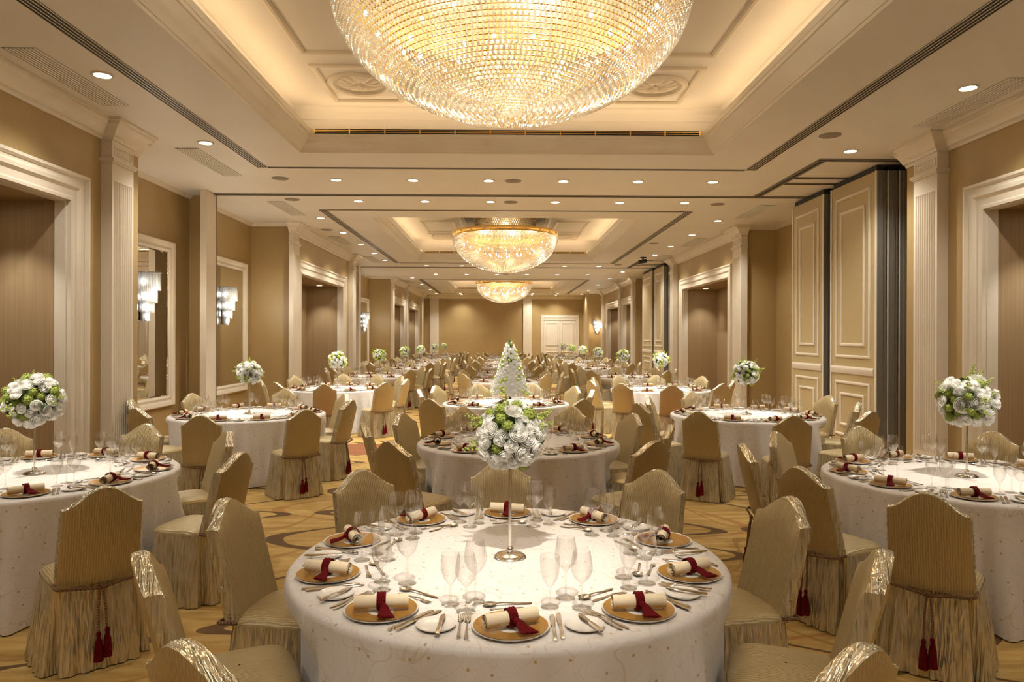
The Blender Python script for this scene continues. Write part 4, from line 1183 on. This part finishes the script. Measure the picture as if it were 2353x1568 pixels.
def green_bloom(mb, R=1.0, rr=random):
    """hydrangea head: many small four-lobed florets over a dome"""
    for i in range(34):
        z = 1 - i / 34 * 1.35; q = math.sqrt(max(0, 1 - z * z)); a = i * 2.399
        n = Vector((q * cos(a), q * sin(a), z)); t = n.orthogonal().normalized(); s2 = n.cross(t)
        c = n * 0.82 * R; w = 0.23 * R
        th = rr.uniform(0, 6); d1 = t * cos(th) + s2 * sin(th); d2 = n.cross(d1)
        mb.add([c + n * 0.10 * R, c + d1 * w + n * 0.2 * R, c + (d1 + d2) * w * 0.35 + n * 0.08 * R, c + d2 * w + n * 0.2 * R, c + (d2 - d1) * w * 0.35 + n * 0.08 * R, c - d1 * w + n * 0.2 * R, c - (d1 + d2) * w * 0.35 + n * 0.08 * R, c - d2 * w + n * 0.2 * R, c + (d1 - d2) * w * 0.35 + n * 0.08 * R],
               [(0, 8, 1, 2), (0, 2, 3, 4), (0, 4, 5, 6), (0, 6, 7, 8)])
    return mb.sphere((0, 0, 0), 0.8 * R, 10, 7)
def leaf(mb, L=1.0):
    P = []
    for i in range(5):
        u = i / 4; w = 0.26 * L * sin(PI * min(0.98, max(0.02, u * 0.95 + 0.04)))
        P.append([(w * q, 0.0 + L * u, 0.12 * L * sin(PI * u) - 0.10 * L * (1 - abs(q))) for q in (-1, 0, 1)])
    return mb.grid(P)
def sprig(mb, L=1.0, rr=random):
    mb.tube([(0, 0, 0), (0.05 * L, 0, 0.5 * L), (0.02 * L, 0.04 * L, L)], 0.02 * L, 4)
    for i in range(11):
        z = L * (0.35 + 0.065 * i); a = i * 2.4; r = 0.13 * L * (1.1 - i / 16)
        mb.sphere((r * cos(a), r * sin(a), z), 0.07 * L * (1 - i / 22), 5, 4)
    return mb
rr = random.Random(2)
rose_m = [rose(MB(), 1.0, rr).mesh('white_rose', 'white_petal', 80) for _ in range(3)]
green_m = green_bloom(MB(), 1.0, rr).mesh('green_hydrangea', 'green_petal', 40)
leaf_m = leaf(MB()).mesh('leaf', 'leaf_green', 80)
sprig_m = sprig(MB(), 1.0, rr).mesh('sprig', 'green_petal', 60)
core_m = MB().sphere((0, 0, 0), 1.0, 16, 10).mesh('foam_core', 'leaf_green', 60)

def frame_of(n, spin):
    n = Vector(n).normalized(); t = n.orthogonal().normalized(); s2 = n.cross(t)
    t2 = t * cos(spin) + s2 * sin(spin)
    return Matrix((t2, n.cross(t2), n)).transposed()
def ball_layout(rb, n=44, seed=1):
    q = random.Random(seed); out = []
    for i in range(n):
        z = 1 - 1.93 * (i + 0.5) / n; h = math.sqrt(1 - z * z); a = i * 2.39996 + seed
        nv = Vector((h * cos(a), h * sin(a), z))
        kind = 'g' if q.random() < 0.33 else 'w'
        size = (q.uniform(0.031, 0.042) if kind == 'w' else q.uniform(0.026, 0.036)) * rb / 0.165
        out.append((kind, nv * rb * q.uniform(0.66, 0.86), (nv + Vector((q.uniform(-.3, .3), q.uniform(-.3, .3), q.uniform(-.2, .4)))).normalized(), size * q.uniform(0.8, 1.12), q.uniform(0, 6)))
    for i in range(16):
        nv = Vector((q.gauss(0, 1), q.gauss(0, 1), q.gauss(0, 0.8))).normalized()
        if nv.z < -0.6: nv.z = -nv.z
        out.append(('l', nv * rb * 0.68, nv, rb * q.uniform(0.28, 0.42), q.uniform(0, 6)))
    for i in range(11):
        nv = Vector((q.gauss(0, 1), q.gauss(0, 1), q.gauss(0.3, 0.6))).normalized()
        if nv.z < -0.6: nv.z = -nv.z
        out.append(('s', nv * rb * 0.7, nv, rb * q.uniform(0.45, 0.66), q.uniform(0, 6)))
    return out
def bouquet_children(t, lay, rb):
    q = random.Random(5)
    c = link('foam_core', core_m, t); c.scale = (rb * 0.66,) * 3
    for kind, p, n, s, spin in lay:
        me, nm = {'w': (rose_m[q.randrange(3)], 'white_rose'), 'g': (green_m, 'green_hydrangea'), 'l': (leaf_m, 'leaf'), 's': (sprig_m, 'sprig')}[kind]
        R = frame_of(n, spin)
        if kind == 'l': R = R @ Matrix.Rotation(0.7, 3, 'X')
        o = link(nm, me, t, p); o.rotation_euler = R.to_euler(); o.scale = (s, s, s)
def bouquet_single(lay, rb, name='bouquet'):
    mb = MB(); q = random.Random(9)
    parts = {}
    def base(fn):
        m = MB(); fn(m); return m
    rs = base(lambda m: rose_lo(m)); gs = base(lambda m: m.sphere((0, 0, 0.1), 0.95, 8, 5, 1.0, 0.35, q)); ls = base(lambda m: leaf(m)); ss = base(lambda m: [m.sphere((0.1 * cos(i * 2.4), 0.1 * sin(i * 2.4), 0.4 + 0.08 * i), 0.08, 4, 3) for i in range(7)])
    mb.cur = 2
    if name == 'bouquet': mb.sphere((0, 0, 0), rb * 0.66, 10, 7)
    else: mb.lathe([(0.0001, 0.0), (0.15, 0.0), (0.015, 0.78), (0.0001, 0.80)], 16)
    for kind, p, n, s, spin in lay:
        src, mi = {'w': (rs, 0), 'g': (gs, 1), 'l': (ls, 2), 's': (ss, 1)}[kind]
        R = frame_of(n, spin).to_4x4()
        o = len(mb.v); mt = Matrix.Translation(p) @ R @ Matrix.Scale(s, 4)
        mb.v += [tuple(mt @ Vector(v)) for v in src.v]; mb.f += [tuple(i + o for i in f) for f in src.f]; mb.mi += [mi] * len(src.f)
    return mb.mesh(name, ['white_petal', 'green_petal', 'leaf_green'], 50)
def rose_lo(m):
    m.sphere((0, 0, 0.32), 0.42, 6, 4)
    for ring, (n, rad, z) in enumerate(((3, 0.4, 0.55), (5, 0.75, 0.42), (6, 1.0, 0.2))):
        for k in range(n):
            a = 2 * PI * (k + 0.4 * ring) / n; w = PI / n * 1.15
            m.grid([[(rad * f * cos(a + q * w), rad * f * sin(a + q * w), z + hh - 0.1 * q * q) for q in (-1, 0, 1)] for f, hh in ((0.35, -0.3), (0.8, 0.02), (1.0, 0.05))])
far_ball = [bouquet_single(ball_layout(0.165, 60, s), 0.165) for s in (3, 4)]
base_prof = [(0.0001, 0.024), (0.012, 0.024), (0.03, 0.020), (0.058, 0.014), (0.068, 0.008), (0.072, 0.003), (0.07, 0.0), (0.0001, 0.0)]
base_m = MB().lathe(base_prof, 40).mesh('base', 'polished_silver', 50)
knob_m = MB().sphere((0, 0, 0.034), 0.0165, 14, 9).mesh('knob', 'polished_silver', 60)
BALLS = {'C1': (0.165, 1.285), 'L1': (0.20, 1.27), 'R1': (0.20, 1.28), 'L2': (0.165, 1.27), 'R2': (0.18, 1.28), 'L3': (0.19, 1.28), 'R3': (0.165, 1.30)}
for i, T in enumerate(TABLES):
    if T.get('ball'):
        rb, zc = BALLS.get(T['key'], (0.18, 1.26))
        x, y = T['x'] + 0.005, T['y']
        st = thing('flower_stand', 'slender silver flower stand at the middle of the ' + T['label'], 'flower stand', (x, y, TZ + 0.001), 0, 'silver flower stands')
        link('base', base_m, st); link('knob', knob_m, st)
        MB().tube([(0, 0, 0.045), (0, 0, zc - rb * 0.68 - TZ)], 0.0065, 10).build('rod', 'polished_silver', st, smooth=60)
        lb = 'round bouquet of white roses and green hydrangea above the ' + T['label']
        if T['key'] in ('C1', 'L1', 'R1', 'L2', 'R2'):
            t = thing('bouquet', lb, 'bouquet', (x, y, zc), 0, 'ball bouquets on stands')
            bouquet_children(t, ball_layout(rb, 66, i + 3), rb)
        else:
            o = link('bouquet', far_ball[i % 2], None, (x, y, zc), i * 1.3); o.scale = (rb / 0.165,) * 3
            tag(o, lb, 'bouquet', 'ball bouquets on stands')
    if T.get('cone'):
        x, y = T['x'] + 0.06, T['y'] - 0.05
        st = thing('flower_stand', 'short dark stand holding the flower cone, third centre table', 'flower stand', (x, y, TZ + 0.001))
        MB().lathe(base_prof, 32).build('base', 'black_plastic', st, smooth=50)
        MB().tube([(0, 0, 0.02), (0, 0, 0.10)], 0.018, 12).build('rod', 'dark_stem', st, smooth=60)
        q = random.Random(8); lay = []
        N = 190
        for j in range(N):
            u = (j + 0.5) / N; u = 1 - math.sqrt(1 - u * 0.995)
            z = -0.01 + 0.88 * u; r = 0.265 * (1 - u) ** 0.95 + 0.016
            a = j * 2.39996
            nv = Vector((cos(a), sin(a), 0.35 + 1.5 * max(0, u - 0.8))).normalized()
            kind = 'g' if q.random() < 0.25 + 0.3 * u * u else 'w'
            k = 1 - 0.35 * u
            lay.append((kind, Vector((r * cos(a), r * sin(a), z)) * 0.95, nv, (q.uniform(0.042, 0.058) if kind == 'w' else q.uniform(0.030, 0.042)) * k, q.uniform(0, 6)))
        for j in range(24):
            u = 0.12 + q.random() * 0.6; a = q.uniform(0, 6.28); r = 0.25 * (1 - u) + 0.03
            nv = Vector((cos(a), sin(a), q.uniform(-0.6, 0.4))).normalized()
            lay.append((q.choice('lls'), Vector((r * cos(a), r * sin(a), 0.8 * u)) * 0.9, nv, q.uniform(0.05, 0.09), q.uniform(0, 6)))
        me = bouquet_single(lay, 0.25, 'flower_cone')
        o = link('flower_cone', me, None, (x, y, TZ + 0.15))
        tag(o, 'tall cone of white and green flowers on the third centre table', 'flower arrangement')

# ------------------------------------------------------------------ camera and render look
cam = bpy.data.cameras.new('camera'); co = bpy.data.objects.new('camera', cam); COL.objects.link(co)
cam.sensor_width = 36.0; cam.lens = 36.0 * FPX / 2353
cam.shift_y = -(784 - 776) / 2353
cam.clip_start = 0.05; cam.clip_end = 200
co.location = (0, 0, CAMZ)
yaw = math.atan(21.5 / FPX)
co.rotation_euler = (Matrix.Rotation(-yaw, 3, 'Z') @ Matrix.Rotation(PI / 2, 3, 'X') @ Matrix.Rotation(0.003, 3, 'Z')).to_euler()
S.camera = co
w = bpy.data.worlds.new('world'); S.world = w; w.use_nodes = True
w.node_tree.nodes['Background'].inputs[0].default_value = (0.9, 0.75, 0.55, 1); w.node_tree.nodes['Background'].inputs[1].default_value = 0.05
S.view_settings.view_transform = 'Standard'; S.view_settings.look = 'None'; S.view_settings.gamma = 1.0
S.view_settings.use_curve_mapping = False
S.view_settings.exposure = 0.55
c = S.cycles
c.max_bounces = 7; c.diffuse_bounces = 3; c.glossy_bounces = 4; c.transmission_bounces = 4; c.transparent_max_bounces = 16
c.caustics_reflective = False; c.caustics_refractive = False
c.sample_clamp_indirect = 6.0
c.use_denoising = True
c.use_adaptive_sampling = True; c.adaptive_threshold = 0.1; c.adaptive_min_samples = 24
